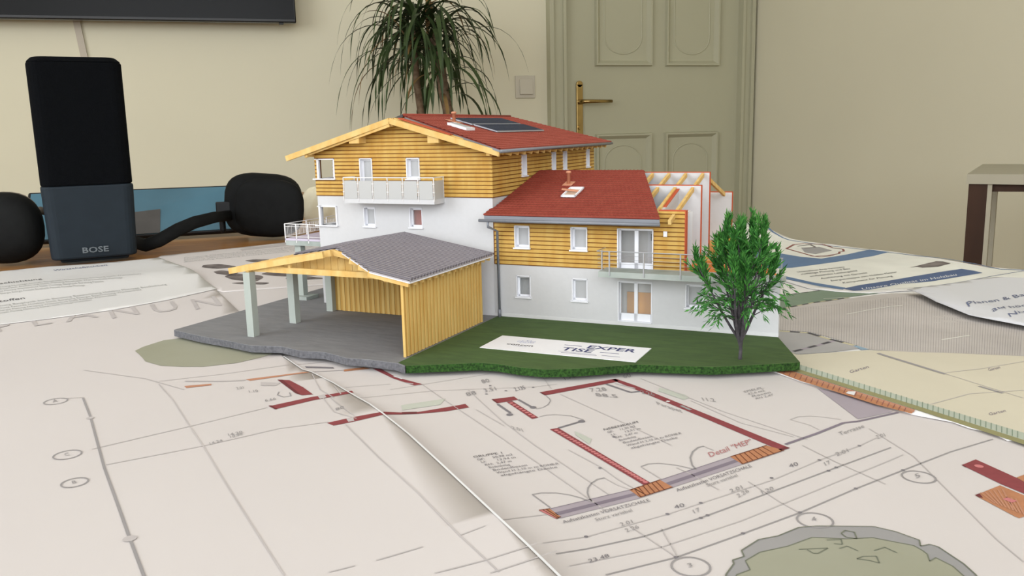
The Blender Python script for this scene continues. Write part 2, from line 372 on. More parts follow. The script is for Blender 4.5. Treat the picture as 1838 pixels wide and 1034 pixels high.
for (xa, xb) in ((dpt(1067, 100)[0], dpt(1169, 100)[0]), (dpt(1193, 100)[0], dpt(1289, 100)[0])):
    for za, zb, kind in ((zc1, 1.93, 'up'), (0.22, zc2, 'low')):
        b = MB(); wd, pr = 0.022, 0.018          # moulded panel frame, bevelled section
        def ring(i, y): return [(xa + i, y, za + i), (xb - i, y, za + i), (xb - i, y, zb - i), (xa + i, y, zb - i)]
        rs = [ring(0, YD + 0.001), ring(0.003, YD - pr), ring(wd * .45, YD - pr), ring(wd, YD - 0.002), ring(wd + 0.002, YD + 0.001)]
        vs = [v for r in rs for v in r]; fs = [(i * 4 + k, i * 4 + (k + 1) % 4, (i + 1) * 4 + (k + 1) % 4, (i + 1) * 4 + k) for i in range(4) for k in range(4)]
        b.add(vs, fs); pf = b.build('door_panel_moulding', door_paint, None, door)
        # rounded inner relief line
        b = MB(); ia, ib = xa + 0.045, xb - 0.045; r_ = (ib - ia) / 2; pts = []
        if kind == 'up':
            for k in range(13):
                a = math.pi + math.pi * k / 12; pts.append(((ia + ib) / 2 + r_ * math.cos(a), za + 0.05 + r_ * .8 + r_ * .8 * math.sin(a)))
            pts = [(ia, zb - .05)] + pts + [(ib, zb - .05)]
        else:
            for k in range(13):
                a = math.pi - math.pi * k / 12; pts.append(((ia + ib) / 2 + r_ * math.cos(a), zb - 0.05 - r_ * .8 + r_ * .8 * math.sin(a)))
            pts = [(ia, za + .05)] + pts + [(ib, za + .05)]
        b.tube([(x, YD + 0.0005, z) for x, z in pts], 0.0035, 6); b.build('panel_relief', door_paint, None, pf, smooth=True)
hx, hz = dpt(1039, 183)
b = MB(); pz0, pz1 = hz - 0.15, dpt(1039, 146)[1]
b.box(hx - 0.014, hx + 0.014, YD - 0.012, YD, pz0, pz1 - 0.012); b.tube([(hx, YD, pz1 - 0.012), (hx, YD - 0.012, pz1 - 0.012)], 0.014, 16)
hp = b.build('door_handle', brass, None, door, bevel=0.002)
b = MB(); b.tube([(hx, YD - 0.01, hz), (hx, YD - 0.035, hz), (hx + .006, YD - 0.05, hz), (hx + 0.03, YD - 0.055, hz), (hx + 0.06, YD - 0.055, hz), (dpt(1090, 182)[0], YD - 0.05, hz)], [.011, .009, .0085, .008, .0075, .0065], 12); b.build('lever', brass, None, hp, smooth=True)
b = MB(); b.tube([(hx, YD - 0.012, pz0 + .045), (hx, YD - 0.02, pz0 + .045)], 0.010, 12); b.build('key_cylinder', brass, None, hp)
# light switch
sc = on_wall(942, 156)
t = wthing('light_switch', 'square cream rocker light switch on the wall beside the door frame', 'switch', (sc.x, YB, sc.z - .042))
b = MB(); b.box(sc.x - .042, sc.x + .042, YB - .008, YB, sc.z - .045, sc.z + .045); b.build('switch_frame', switch_m, t, bevel=.002)
b = MB(); b.hexa([(sc.x - .025, YB - .018, sc.z - .03), (sc.x + .03, YB - .018, sc.z - .03), (sc.x + .03, YB - .006, sc.z - .03), (sc.x - .025, YB - .006, sc.z - .03)],
                 [(sc.x - .025, YB - .010, sc.z + .03), (sc.x + .03, YB - .010, sc.z + .03), (sc.x + .03, YB - .006, sc.z + .03), (sc.x - .025, YB - .006, sc.z + .03)]); b.build('rocker', switch_m, t, bevel=.001)

# wall television
YT = YB - 0.11
def tvp(px, py): return hitplane(px, py, (0, YT, 0), (0, 1, 0))
pr_ = tvp(532, 41); tx1, tz0 = pr_.x, pr_.z; tx0 = tx1 - 1.32; tz1 = tz0 + 0.76
t = wthing('television', 'flat black television mounted high on the cream wall', 'television', (tx1 - .66, YT + .02, tz0))
b = MB(); b.box(tx0, tx1, YT, YT + 0.035, tz0, tz1); b.build('tv_body', tv_frame, t, bevel=.004)
b = MB(); b.box(tx0 + .008, tx1 - .006, YT - .0015, YT, tz0 + .012, tz1 - .008); b.build('tv_screen', tv_screen, t)
b = MB(); b.box(tx1 - .06, tx1 - .045, YT, YT + .02, tz0 - .006, tz0); b.build('remote_sensor', black_plastic, t)
b = MB(); b.box(tx1 - .9, tx1 - .4, YT + .035, YB, tz0 + .2, tz0 + .6); b.build('wall_bracket', tv_frame, t)
p0, p1 = on_wall(137, 34), on_wall(147, 112)
t = wthing('cable_cover', 'thin pale cable cover running down the wall below the television', 'cable cover', (p0.x, YB, 0.3))
b = MB(); b.beam((p0.x, YB - .006, p0.z), (p1.x + .10, YB - .006, 0.3), .022, .012, up=(0, -1, 0)); b.build('cover_strip', duct_m, t)

# ------------------------------------------------------------------ table
def onT(px, py, z=0.0): return hitplane(px, py, (0, 0, TOP + z), (0, 0, 1))
E1, E2 = onT(560, 346), onT(1350, 431)
E1.z = E2.z = 0
te = (E2 - E1).normalized(); tn = Vector((te.y, -te.x, 0))
if tn.dot(Vector((0, 0, 0)) - E1) < 0: tn = -tn
TA = E1 - te * 0.35; TL = (E2 - E1).length + 1.35; TW = 1.0
def tabp(u, v): p = TA + te * u + tn * v; return p
t = wthing('dining_table', 'oak topped table covered with building plans', 'table', (tabp(TL / 2, TW / 2).x, tabp(TL / 2, TW / 2).y, 0))
b = MB(); b.prism([tuple(tabp(u, v)[:2]) for u, v in ((0, 0), (TL, 0), (TL, TW), (0, TW))], TOP - .035, TOP); b.build('table_top', table_m, t, bevel=.003)
for u in (.08, TL - .08):
    for v in (.08, TW - .08):
        b = MB(); q = tabp(u, v); b.box(q.x - .03, q.x + .03, q.y - .03, q.y + .03, 0, TOP - .035); b.build('leg', table_leg_m, t)
b = MB()
for (u0, v0, u1, v1) in ((.08, .08, TL - .08, .08), (.08, TW - .08, TL - .08, TW - .08), (.08, .08, .08, TW - .08), (TL - .08, .08, TL - .08, TW - .08)):
    b.beam(Vector(tabp(u0, v0)) + Vector((0, 0, TOP - .075)), Vector(tabp(u1, v1)) + Vector((0, 0, TOP - .075)), .022, .08)
b.build('apron', table_leg_m, t)

# ------------------------------------------------------------------ papers
def seg_d(x, y, a, b):
    dx, dy = b[0] - a[0], b[1] - a[1]; L2 = dx * dx + dy * dy; t_ = max(0, min(1, ((x - a[0]) * dx + (y - a[1]) * dy) / L2)); return math.hypot(x - a[0] - t_ * dx, y - a[1] - t_ * dy)
def bump(px, py, rx, ry, ang, h):
    c = onT(px, py); ca, sa = math.cos(ang), math.sin(ang)
    def f(x, y):
        dx, dy = x - c.x, y - c.y; u = (dx * ca + dy * sa) / rx; v = (-dx * sa + dy * ca) / ry; return h * math.exp(-(u * u + v * v))
    return f
class Sheet:
    def __init__(s, name, label, poly, base, mt, hf=None, step=.02, cat='paper sheet', group=None):
        s.base = base; s.hf = hf; s.fr = None
        pts = [s.hit(*p) for p in poly]
        c = sum((Vector(p) for p in pts), Vector()) / len(pts)
        s.fr = wthing(name, label, cat, (c.x, c.y, TOP + base), group)
        s.ink = {}
        b = MB(); s.conform(b, [(p.x, p.y) for p in pts], step, 0)
        o = b.build('sheet', mt, s.fr, smooth=True, fix=False)
        md = o.modifiers.new('thickness', 'SOLIDIFY'); md.thickness = .00035; md.offset = -1
    def z(s, x, y): return TOP + s.base + (s.hf(x, y) if s.hf else 0)
    def hit(s, px, py):
        p = hitplane(px, py, (0, 0, TOP + s.base), (0, 0, 1))
        if s.hf:
            for _ in range(14):
                q = hitplane(px, py, (0, 0, s.z(p.x, p.y)), (0, 0, 1)); p = (p + q) / 2
        return p
    def conform(s, mb, xy, step, dz):
        bm = bmesh.new(); a = sum(xy[i][0] * xy[(i + 1) % len(xy)][1] - xy[(i + 1) % len(xy)][0] * xy[i][1] for i in range(len(xy)))
        if a < 0: xy = xy[::-1]
        vs = [bm.verts.new((x, y, 0)) for x, y in xy]
        tri = tessellate_polygon([[Vector((x, y, 0)) for x, y in xy]])
        for t_ in tri:
            try:
                f = bm.faces.new([vs[i] for i in t_])
                if f.calc_area() > 0 and f.normal.z < 0: f.normal_flip()
            except ValueError: pass
        bm.normal_update()
        for f in bm.faces:
            if f.normal.z < 0: f.normal_flip()
        if step:
            for ax in (0, 1):
                lo, hi = min(v.co[ax] for v in bm.verts), max(v.co[ax] for v in bm.verts); k = math.floor(lo / step) + 1
                while k * step < hi:
                    n = (1, 0, 0) if ax == 0 else (0, 1, 0); c = (k * step, 0, 0) if ax == 0 else (0, k * step, 0)
                    bmesh.ops.bisect_plane(bm, geom=bm.verts[:] + bm.edges[:] + bm.faces[:], plane_co=c, plane_no=n, dist=1e-6); k += 1
        bm.verts.index_update()
        mb.add([(v.co.x, v.co.y, s.z(v.co.x, v.co.y) + dz) for v in bm.verts], [tuple(v.index for v in f.verts) for f in bm.faces]); bm.free()
    def mb(s, ink, kind): return s.ink.setdefault((kind, ink), MB())
    def poly(s, ink, pts, lv=1, kind='printed_area', step=None):
        P_ = [s.hit(*p) for p in pts]; st = step if step is not None else (.012 if s.hf else 0)
        s.conform(s.mb(ink, kind), [(p.x, p.y) for p in P_], st, .00015 + lv * .00006)
    def line(s, ink, pts, wd=.0005, lv=2, dash=None, kind='printed_line'):
        P_ = [s.hit(*p) for p in pts]; mb = s.mb(ink, kind)
        for a, b in zip(P_, P_[1:]):
            L_ = (b - a).length; d = (b - a); n = max(1, int(L_ / .012)) if not dash else max(1, int(L_ / dash))
            for i in range(n):
                f0, f1 = i / n, (i + 1) / n
                if dash: f1 = f0 + (f1 - f0) * .55
                p, q = a + d * f0, a + d * f1; r = Vector((-d.y, d.x, 0)).normalized() * wd / 2
                mb.add([(x, y, s.z(x, y) + .00015 + lv * .00006) for x, y in ((p.x - r.x, p.y - r.y), (q.x - r.x, q.y - r.y), (q.x + r.x, q.y + r.y), (p.x + r.x, p.y + r.y))], [(3, 2, 1, 0)])
    def dot(s, ink, px, py, r=.0009, ring=0, rpx=None):
        c = s.hit(px, py)
        if ring:
            n = 28; P_ = [(c.x + r * math.cos(2 * math.pi * k / n), c.y + r * math.sin(2 * math.pi * k / n)) for k in range(n)]; Q_ = [(c.x + (r - ring) * math.cos(2 * math.pi * k / n), c.y + (r - ring) * math.sin(2 * math.pi * k / n)) for k in range(n)]
            vs = [(x, y, s.z(x, y) + .0003) for x, y in P_ + Q_]; s.mb(ink, 'printed_line').add(vs, [(k, (k + 1) % n, n + (k + 1) % n, n + k) for k in range(n)])
        else: s.mb(ink, 'printed_line').add([(c.x + r * math.cos(2 * math.pi * k / 10), c.y + r * math.sin(2 * math.pi * k / 10), s.z(c.x, c.y) + .00032) for k in range(10)], [tuple(range(10))])
    def text(s, ink, body, p0, p1, up, kind='printed_text', lv=3):
        """p0,p1 = ends of the baseline, up = pixel offset of the cap height"""
        vs, fs, wd, ht = glyphs(body); A, B_ = s.hit(*p0), s.hit(*p1); C_ = s.hit(p0[0] + up[0], p0[1] + up[1])
        ex, ey = (B_ - A) / wd, (C_ - A) / ht
        out = []
        for x, y in vs:
            p = A + ex * x + ey * y; out.append((p.x, p.y, s.z(p.x, p.y) + .00015 + lv * .00006))
        s.mb(ink, kind).add(out, fs)
    def done(s):
        for (kind, ink), b in s.ink.items(): b.build(kind, INK[ink] if isinstance(ink, str) else ink, s.fr, fix=False, kind='stuff')
def glyphs(body, cache={}, bold=0):
    if (body, bold) in cache: return cache[(body, bold)]
    cu = bpy.data.curves.new('glyphs', 'FONT'); cu.body = body; cu.resolution_u = 2; cu.offset = bold; o = bpy.data.objects.new('glyphs', cu); COL.objects.link(o)
    bpy.context.view_layer.update(); ev = o.evaluated_get(bpy.context.evaluated_depsgraph_get()); me = ev.to_mesh()
    vs = [(v.co.x, v.co.y) for v in me.vertices]; fs = [tuple(p.vertices) for p in me.polygons]; wd = max(x for x, _ in vs); ev.to_mesh_clear()
    bpy.data.objects.remove(o); bpy.data.curves.remove(cu); cache[(body, bold)] = (vs, fs, wd, 0.69); return cache[(body, bold)]
def zz(ox, oy, sc, pts): return [(ox + x * sc, oy + y * sc) for x, y in pts]

# --- floor plan sheet
zA = lambda p: zz(840, 670, .2176, p); zB = lambda p: zz(1140, 670, .2176, p); z3 = lambda p: zz(900, 809, .2176, p); z4 = lambda p: zz(1240, 809, .2176, p)
z5 = lambda p: zz(1438, 640, .2176, p); z6 = lambda p: zz(1438, 809, .2176, p); z7 = lambda p: zz(400, 640, .272, p)
plan = Sheet('floor_plan_sheet', 'large floor plan with dark red wall lines in front of the model house', [(385, 521), (583, 508), (900, 470), (1150, 470), (1300, 560), (1410, 640), (1640, 705), (1850, 765), (2300, 900), (2300, 1300), (900, 1300), (700, 1000), (430, 700)], .0006, paper, None, cat='building plan')
P = plan
P.poly('red', [(688.3, 739.8), (720, 741), (750.9, 740.1), (800, 732), (835.2, 725.7), (842, 731.9), (800, 739), (751, 743.4), (720, 744.5), (689, 744.7)])
P.poly('dkred', [(721, 740.6), (748, 740), (749, 743.5), (722, 744.4)], 2)
P.poly('red', [(668, 661.8), (684.2, 663.1), (712, 678), (759, 690.3), (744, 692.5), (706, 680)])
P.line('white', [(707, 676), (722, 681)], .0012, 3); P.line('white', [(728, 688), (742, 690)], .0008, 3)
P.poly('orange', [(616.2, 664), (653, 659.6), (665, 662.3), (617.6, 667.2)])
P.poly('dgrey', [(546.9, 658), (598, 659.5), (600, 662), (550, 661)]); P.line('lgrey', [(560, 668), (618, 665)], .0012)
P.line('lgrey', [(520, 656), (590, 650), (640, 650)], .0006)
P.poly('red', [(882.4, 717.4), (922.7, 712.4), (930.3, 717.9), (892, 724.5)]); P.poly('dkred', [(882.4, 717.4), (886, 717), (895, 724), (892, 724.5)], 2)
def dotted(a, b, w0):
    P.poly('red', w0)
    n = int(math.hypot(b[0] - a[0], b[1] - a[1]) / 6.2)
    for i in range(n): P.dot('pink', a[0] + (b[0] - a[0]) * (i + .5) / n, a[1] + (b[1] - a[1]) * (i + .5) / n, .0011)
dotted((915, 723), (960, 750), [(909.6, 722.2), (919.4, 720.5), (966.2, 750), (955.3, 752.7)])
dotted((996, 772), (1161, 868), [(986.9, 771.2), (1002.1, 769), (1168.6, 868), (1155.5, 871.3)])
P.poly('red', [(968.4, 704.8), (1104.4, 680.4), (1110.9, 684.8), (1099, 687.4), (978.2, 710.3)]); P.poly('dkred', [(968.4, 704.8), (971, 704.4), (981, 710), (978.2, 710.3)], 2)
P.poly('red', [(1098, 682), (1106, 680.6), (1140, 692.4), (1280, 749), (1417.5, 804.9), (1402, 809.6), (1270, 753.5), (1140, 699.4), (1110, 687)])
P.poly('dkred', [(1411, 802.5), (1418, 805), (1402, 810), (1397, 807.5)], 2); P.line('white', [(1196, 721), (1202, 722)], .002, 3); P.line('shade', [(1222, 729), (1240, 737)], .0018, 3)
P.line('dgrey', [(1088, 690), (1132, 705), (1148, 703)], .0016); P.line('lgrey', [(1104, 689), (1140, 698)], .001)
def hatch(quad, n, ink='brown', skew=0):
    a, b, c, d = quad
    for i in range(1, n):
        f = i / n; g = max(0, min(1, f + skew)); P.line(ink, [(a[0] + (b[0] - a[0]) * f, a[1] + (b[1] - a[1]) * f), (d[0] + (c[0] - d[0]) * g, d[1] + (c[1] - d[1]) * g)], .0004, 4)
for q, n in (([(1130.5, 881.1), (1184.9, 862.6), (1207.7, 875.6), (1149, 894.1)], 7), ([(1310.8, 821.2), (1376.1, 800.6), (1407.6, 809.3), (1332.6, 834.3)], 8), ([(967.5, 917.4), (987, 914.5), (1006.6, 928.7), (999, 932.6)], 3)):
    P.poly('orange', q, 2); hatch(q, n, skew=-.12); P.line('brown', [q[0], q[1]], .0005, 4); P.line('brown', [q[3], q[2]], .0005, 4)
P.poly('pink', [(967.5, 917.4), (978, 916), (999, 931), (999, 932.6)], 3)
for q in (((987, 914.5), (1130.7, 880.4), (1149.2, 895), (1006.6, 930.9)), ((1184.9, 862.6), (1310.8, 821.2), (1332.6, 834.3), (1207.7, 875.6))):
    a, b, c, d = [Vector(x) for x in q]; L_ = lambda p, r, f: tuple(p + (r - p) * f)
    P.poly('lilac', [a, b, c, d]); P.poly('purple', [L_(a, d, .42), L_(b, c, .38), L_(b, c, .66), L_(a, d, .72)], 2); P.line('purple', [a, b], .0004)
P.poly('dkred', z6([(1325, 122), (1336, 118), (1366, 140), (1352, 140)]), 2)
P.poly('red', z6([(1325, 122), (1440, 75), (1765, 222), (1838, 262), (2050, 370), (2050, 480), (1838, 358), (1640, 275)])); P.dot('pink', 1757, 838, .0018)
P.poly('orange', z6([(1435, 372), (1640, 290), (1838, 372), (1960, 430), (1960, 500), (1838, 548), (1800, 560), (1770, 550)])); P.poly('orange', z6([(1775, 225), (1900, 180), (2050, 250), (2050, 362), (1838, 260)]))
for i in range(12): P.line('salmon', z6([(1480 + i * 36, 352 - i * 6 + (i * 12 if i > 5 else 0)), (1600 + i * 30, 440 + i * 12)]), .0007, 3) if i < 9 else None
P.poly('dkred', z6([(1435, 372), (1470, 358), (1500, 395), (1470, 390)]), 3); P.line('pink', z6([(1680, 400), (1760, 430)]), .003, 4)
# thin dimension lines
for ink, pts in (('lgrey', z3([(340, 765), (700, 715), (1370, 528), (1645, 437)]) + [(1388, 862), (1470.7, 826.8), (1542.5, 801), (1574, 786)]), ('grey', z3([(450, 855), (700, 815), (1180, 710), (1700, 538)]) + [(1365, 891), (1501, 840), (1599, 804)]),
                 ('lgrey', [(1021.9, 1016.8), (1090, 1003), (1187, 983), (1330, 936), (1588, 831), (1621, 817)]), ('grey', [(1087, 1033), (1213.3, 1001.6), (1333.6, 958.7), (1435.8, 921), (1536, 878), (1620.8, 844.9), (1705.7, 811.9), (1782, 789)]),
                 ('lgrey', [(900, 934), (985, 924)]), ('lgrey', [(1343, 865), (1400, 902), (1436, 922)]), ('lgrey', [(1187, 950), (1218, 1002)]), ('lgrey', [(1130, 945), (1190, 985), (1214, 1001)]),
                 ('lgrey', [(700, 700), (900, 668), (990, 671)]), ('lgrey', [(645, 715), (780, 702), (960, 695), (1000, 690)]), ('lgrey', [(757, 690), (800, 720), (905, 790), (1020, 870), (1090, 920)]),
                 ('lgrey', [(840, 700), (900, 755), (960, 800), (1095, 890)]), ('lgrey', [(970, 672), (990, 699)]), ('lgrey', [(1005, 708), (1120, 760), (1205, 800)]), ('lgrey', [(1150, 680), (1300, 740), (1450, 790)]), ('lgrey', [(1240, 720), (1330, 760), (1425, 785)]),
                 ('lgrey', [(1440, 800), (1500, 830), (1590, 870)]), ('lgrey', [(1560, 770), (1600, 795), (1640, 820), (1720, 900), (1790, 970), (1838, 1010)]), ('lgrey', [(1214, 840), (1240, 852), (1290, 880)]), ('lgrey', [(1020, 808), (1080, 840), (1110, 862), (1160, 890)]),
                 ('lgrey', [(620, 696), (700, 690)]), ('lgrey', [(855, 736), (905, 765)])):
    P.line(ink, pts, .0006 if ink == 'grey' else .00045)
for px, py in ((1052, 964.6), (1198, 923.9), (1258, 904), (1385, 859), (1470.7, 826.8), (1542.5, 801), (1258, 931), (1270, 926), (1487, 846), (1501, 840), (1213.3, 1001.6), (1333.6, 958.7), (1435.8, 921), (1536, 878), (1620.8, 844.9), (957, 696), (880, 693), (873, 708), (908, 702), (1102, 785), (1077, 841)): P.dot('dgrey', px, py, .0008)
for pts, ink, wd in ((zA([(415, 220), (540, 290)]), 'dgrey', .0014), (zA([(245, 258), (350, 330)]), 'dgrey', .0014), (zA([(745, 455), (940, 398)]), 'dgrey', .0014),
                     (zA([(645, 190), (675, 215), (680, 232), (660, 262), (620, 285), (560, 298)]), 'grey', .0005), (zA([(590, 362), (650, 348), (720, 344), (850, 355), (955, 388)]), 'grey', .0005),
                     (z3([(255, 365), (330, 352), (450, 352), (560, 368), (660, 395), (740, 430)]), 'grey', .0005), (z3([(255, 365), (405, 475)]), 'grey', .0005), (z3([(850, 228), (790, 240), (740, 275), (715, 310), (710, 350), (722, 390), (745, 425)]), 'grey', .0006), (z3([(850, 228), (960, 290), (1080, 330)]), 'lgrey', .0004),
                     (z3([(1150, 135), (1210, 113), (1300, 107), (1450, 125), (1560, 150), (1600, 160)]), 'grey', .0005), (z3([(1150, 135), (1320, 238)]), 'lgrey', .0005), (zB([(565, 605), (520, 615), (475, 650), (455, 700), (470, 760), (505, 800)]), 'grey', .0007), (zB([(565, 605), (650, 640)]), 'lgrey', .0005),
                     (zB([(1280, 385), (1340, 362), (1440, 356), (1560, 365), (1700, 385)]), 'lgrey', .0005), (zB([(1280, 385), (1440, 430), (1520, 470)]), 'lgrey', .0004), (zB([(1240, 590), (1500, 500), (1720, 412), (1838, 400)]) + [(1540, 757), (1612, 741)], 'purple', .0016)): P.line(ink, pts, wd)
for px, py in ((957, 732), (915, 745), (1044, 757)): P.dot('dgrey', px, py, .0018)
P.poly('lilac', [(1466, 697), (1512, 707), (1603, 740), (1540, 753)])
for q in (zB([(200, 120), (410, 180), (450, 205), (400, 222), (190, 150)]), zA([(880, 480), (1020, 545), (1000, 590), (890, 515)]), [(720, 728), (722, 737), (790, 727), (800, 716)]): P.poly('green', q)
for px, py, ch in ((1240, 1018, '3'), (1463, 935, '4'), (1649, 857, '5')):
    P.dot('grey', px, py, .0066, .0007); P.text('grey', ch, (px - 5, py + 3), (px + 4, py), (-4, -7))
def block(x, y, ws, dx=(7.0, 4.7), h=(-2.2, -3.2), ink='dgrey', slope=-.232):
    for i, (wd, s_) in enumerate(ws):
        x0, y0 = x + dx[0] * i, y + dx[1] * i; P.text('black' if i == 0 and ink == 'dgrey' else ink, s_, (x0, y0), (x0 + wd, y0 + slope * wd), h)
block(1084, 774, [(62, 'NEBENRAUM'), (50, 'GF:     11,30 m2'), (52, 'U:      13,91 m'), (40, 'RH:  2,47 m'), (30, 'Bodenbelag'), (52, 'Bodenfliesen'), (98, 'Wand H 2,10 m zu ROHB.R'), (84, 'abgehängte Decke')])
block(850, 823, [(52, 'GRUPPE 1'), (64, 'GF:     50,98 m2'), (62, 'U:      13,94 m'), (48, 'RH:  2,47 m'), (38, 'Bodenbelag'), (62, 'Bodenfliesen'), (112, 'Wand H 2,10 m zu ROHB.R'), (102, 'abgehängte Decke')], slope=-.15)
block(1336, 706, [(36, 'SPIELPL.'), (30, '42,6 m2'), (34, 'Rasen'), (32, 'RH 2,47')], ink='grey', dx=(7, 4))
P.text('redtext', 'Detail "MEP"', (1274, 822), (1352, 796), (-5, -8)); P.text('dgrey', 'Aufsatzkasten VORSATZSCHALE', (1012, 941), (1168, 901), (-4, -5)); P.text('grey', 'Sturz variabel', (1070, 937), (1136, 919), (-4, -5))
P.text('dgrey', 'Aufsatzkasten VORSATZSCHALE', (1216, 884), (1350, 839), (-4, -5)); P.text('grey', 'Sturz variabel', (1270, 875), (1325, 856), (-4, -5))
for s_, a, b in (('23.48', (1058, 1012), (1095, 1001)), ('2.01', (1115, 946), (1137, 940)), ('2.26', (1124, 957), (1148, 949)), ('2.01', (1312, 886), (1334, 878)), ('2.26', (1325, 895), (1345, 884)), ('40', (1212, 915), (1230, 910)), ('40', (1418, 841), (1434, 836)), ('17', (1244, 924), (1258, 918)), ('1.20', (1366, 889), (1390, 880)), ('2.01', (1502, 820), (1524, 812)), ('17', (1480, 838), (1492, 833)),
                 ('1.76', (1012, 684), (1034, 678)), ('88', (838, 712), (856, 708)), ('2.135', (925, 703), (944, 699)), ('80', (866, 689), (880, 686)), ('60', (1120, 680), (1134, 677)), ('2.01', (920, 771), (940, 776)), ('3.51', (870, 705), (892, 701)), ('11.2', (1260, 720), (1285, 722)), ('88.5', (1070, 712), (1110, 715)), ('2.26', (1152, 707), (1176, 712)), ('Parapet', (1180, 727), (1226, 742)), ('7.28', (1060, 704), (1090, 702)), ('2.01', (1575, 789), (1590, 784)), ('Terrasse', (1508, 783), (1552, 768))):
    P.text('dgrey' if s_ in ('23.48', '40', '2.135') else 'grey', s_, a, b, (-4, -6))
# painted tree symbol
out1 = z4([(280, 1130), (290, 1030), (355, 940), (345, 910), (440, 880), (418, 830), (560, 740), (720, 710), (890, 640), (1040, 628), (1490, 632)]) + z6([(600, 633), (780, 675), (975, 745), (985, 795), (1060, 780), (1130, 800), (1340, 940), (1440, 1030), (1500, 1130)])
in1 = z4([(330, 1130), (380, 1030), (490, 990), (450, 915), (570, 845), (800, 795), (1000, 722), (1280, 735), (1500, 725), (1838, 790)]) + z6([(1000, 830), (1040, 860), (1060, 920), (1110, 890), (1250, 960), (1340, 1040), (1400, 1130)])
P.poly('shade', out1); P.poly('sage', in1, 2); P.line('sageline', out1, .0005, 4); P.line('sageline', in1, .0004, 4)
for l in ([(1240, 690), (1270, 665), (1350, 680), (1370, 735), (1280, 720), (1240, 690)], [(890, 822), (1130, 812), (1050, 855), (1010, 855), (960, 825)], [(1120, 745), (1240, 740), (1250, 780), (1180, 775)], [(1225, 815), (1290, 795), (1380, 835)], [(1510, 832), (1600, 805), (1700, 850)], [(1370, 900), (1420, 880), (1530, 878), (1555, 935), (1480, 915), (1370, 900)]): P.line('sageline', z4(l), .0005, 4)
P.done()

# --- left sheet
edge3 = [(387, 519), (428, 558), (470, 600), (510, 640), (545, 664), (560, 668), (600, 688), (640, 712), (665, 726), (690, 744), (735, 780), (800, 840), (880, 915), (950, 981), (1010, 1040), (1100, 1130)]
e3 = [tuple(onT(*p)[:2]) for p in edge3]
def h3(x, y):
    d = 9; k = 0
    for i, (a, b_) in enumerate(zip(e3, e3[1:])):
        q = seg_d(x, y, a, b_)
        if q < d:
            d = q; dx, dy = b_[0] - a[0], b_[1] - a[1]; k = i + max(0, min(1, ((x - a[0]) * dx + (y - a[1]) * dy) / (dx * dx + dy * dy)))
    amps = [0, 0, 0, 0, .0002, .0004, .0008, .0014, .0022, .0032, .0042, .005, .0055, .006, .006, .006]; k0 = min(int(k), 14); amp = amps[k0] + (amps[k0 + 1] - amps[k0]) * (k - k0)
    return amp * math.exp(-d / .05) + .0008 * math.exp(-((y - .62) / .05) ** 2) * (1 if x < -.15 else 0)
P = Sheet('left_plan_sheet', 'pale plan sheet at the left overlapping the floor plan with its raised right edge', edge3 + [(1000, 1250), (-700, 1250), (-500, 560), (-100, 520), (200, 500)], .0014, paper, h3, cat='building plan')
P.poly('red', z7([(305, 330), (580, 270), (850, 228), (865, 240), (600, 290), (345, 350)])); P.poly('lgrey', z7([(625, 262), (670, 252), (685, 272), (640, 282)]), 2)
P.poly('red', z7([(688, 440), (860, 402), (1045, 368), (1060, 385), (880, 428), (730, 458)])); P.poly('lgrey', z7([(815, 413), (860, 404), (868, 428), (828, 434)]), 2)
P.poly('red', z7([(360, 155), (440, 158), (530, 205), (595, 252), (520, 258), (440, 200)])); P.poly('dkred', z7([(360, 155), (395, 156), (520, 258), (480, 245)]), 2)
P.poly('salmon', z7([(150, 152), (540, 103), (575, 106), (400, 130), (180, 162)])); P.line('lgrey', z7([(-250, 165), (0, 165), (150, 158)]), .002)
P.poly('salmon', [(330.5, 693.5), (379.4, 689.3), (379.4, 692), (334.6, 697)])
P.poly('dkred', z7([(300, 328), (320, 326), (360, 350), (345, 352)]), 3)
P.poly('sage', zz(0, 580, .272, [(890, 185), (940, 160), (1000, 140), (1080, 115), (1180, 103), (1300, 95), (1500, 80), (1800, 120), (1850, 190), (1720, 228), (1650, 245), (1560, 265), (1340, 290), (1200, 290), (1060, 283), (960, 255), (940, 230), (915, 205)]))
P.line('grey', [(149, 715), (162, 748), (187, 840), (210, 903), (232, 965), (258, 1034), (275, 1080)], .0011); P.dot('lgrey', 162, 751, .002); P.dot('lgrey', 233, 968, .0025)
for l, dsh in (([(285, 690), (310, 718), (342, 768), (365, 802), (400, 860), (450, 940), (510, 1034)], 0), ([(620, 762.5), (680, 822), (750, 885), (825, 962), (896, 1028)], 0), ([(590, 1028), (675, 1007), (825, 962), (908, 930)], .02), ([(780, 1030), (870, 1007), (965, 976)], 0), ([(880, 1030), (975, 998), (1000, 990)], 0), ([(165, 807), (250, 787), (340, 766), (480, 732)], 0), ([(190, 835), (365, 801), (500, 770), (590, 758)], 0), ([(285, 685), (400, 672), (520, 655)], 0), ([(110, 716), (150, 714)], 0), ([(150, 665), (260, 680), (330, 700)], 0), ([(580, 715), (600, 740), (640, 752)], 0), ([(592, 714), (620, 735), (636, 747)], 0), ([(560, 672), (575, 700), (600, 715)], 0), ([(600, 693), (612, 708)], 0)):
    P.line('lgrey', l, .0006, dash=dsh or None)
for px, py, r, ch in ((121, 817, .0062, 'C'), (134, 867, .0055, 'B'), (100, 721, .0062, 'A')):
    P.dot('grey', px, py, r, .0007); P.text('grey', ch, (px - 5, py + 2.5), (px + 4, py + 1), (-2, -5))
for s_, a, b in (('14.24', (375, 800), (400, 793)), ('10.00', (412, 788), (436, 781)), ('2.01', (425, 700), (438, 698)), ('1.10', (446, 706), (464, 704)), ('6.66', (476, 722), (496, 718)), ('14.20', (408, 784), (436, 778)), ('80', (603, 738), (618, 733))): P.text('grey', s_, a, b, (-2, -4))
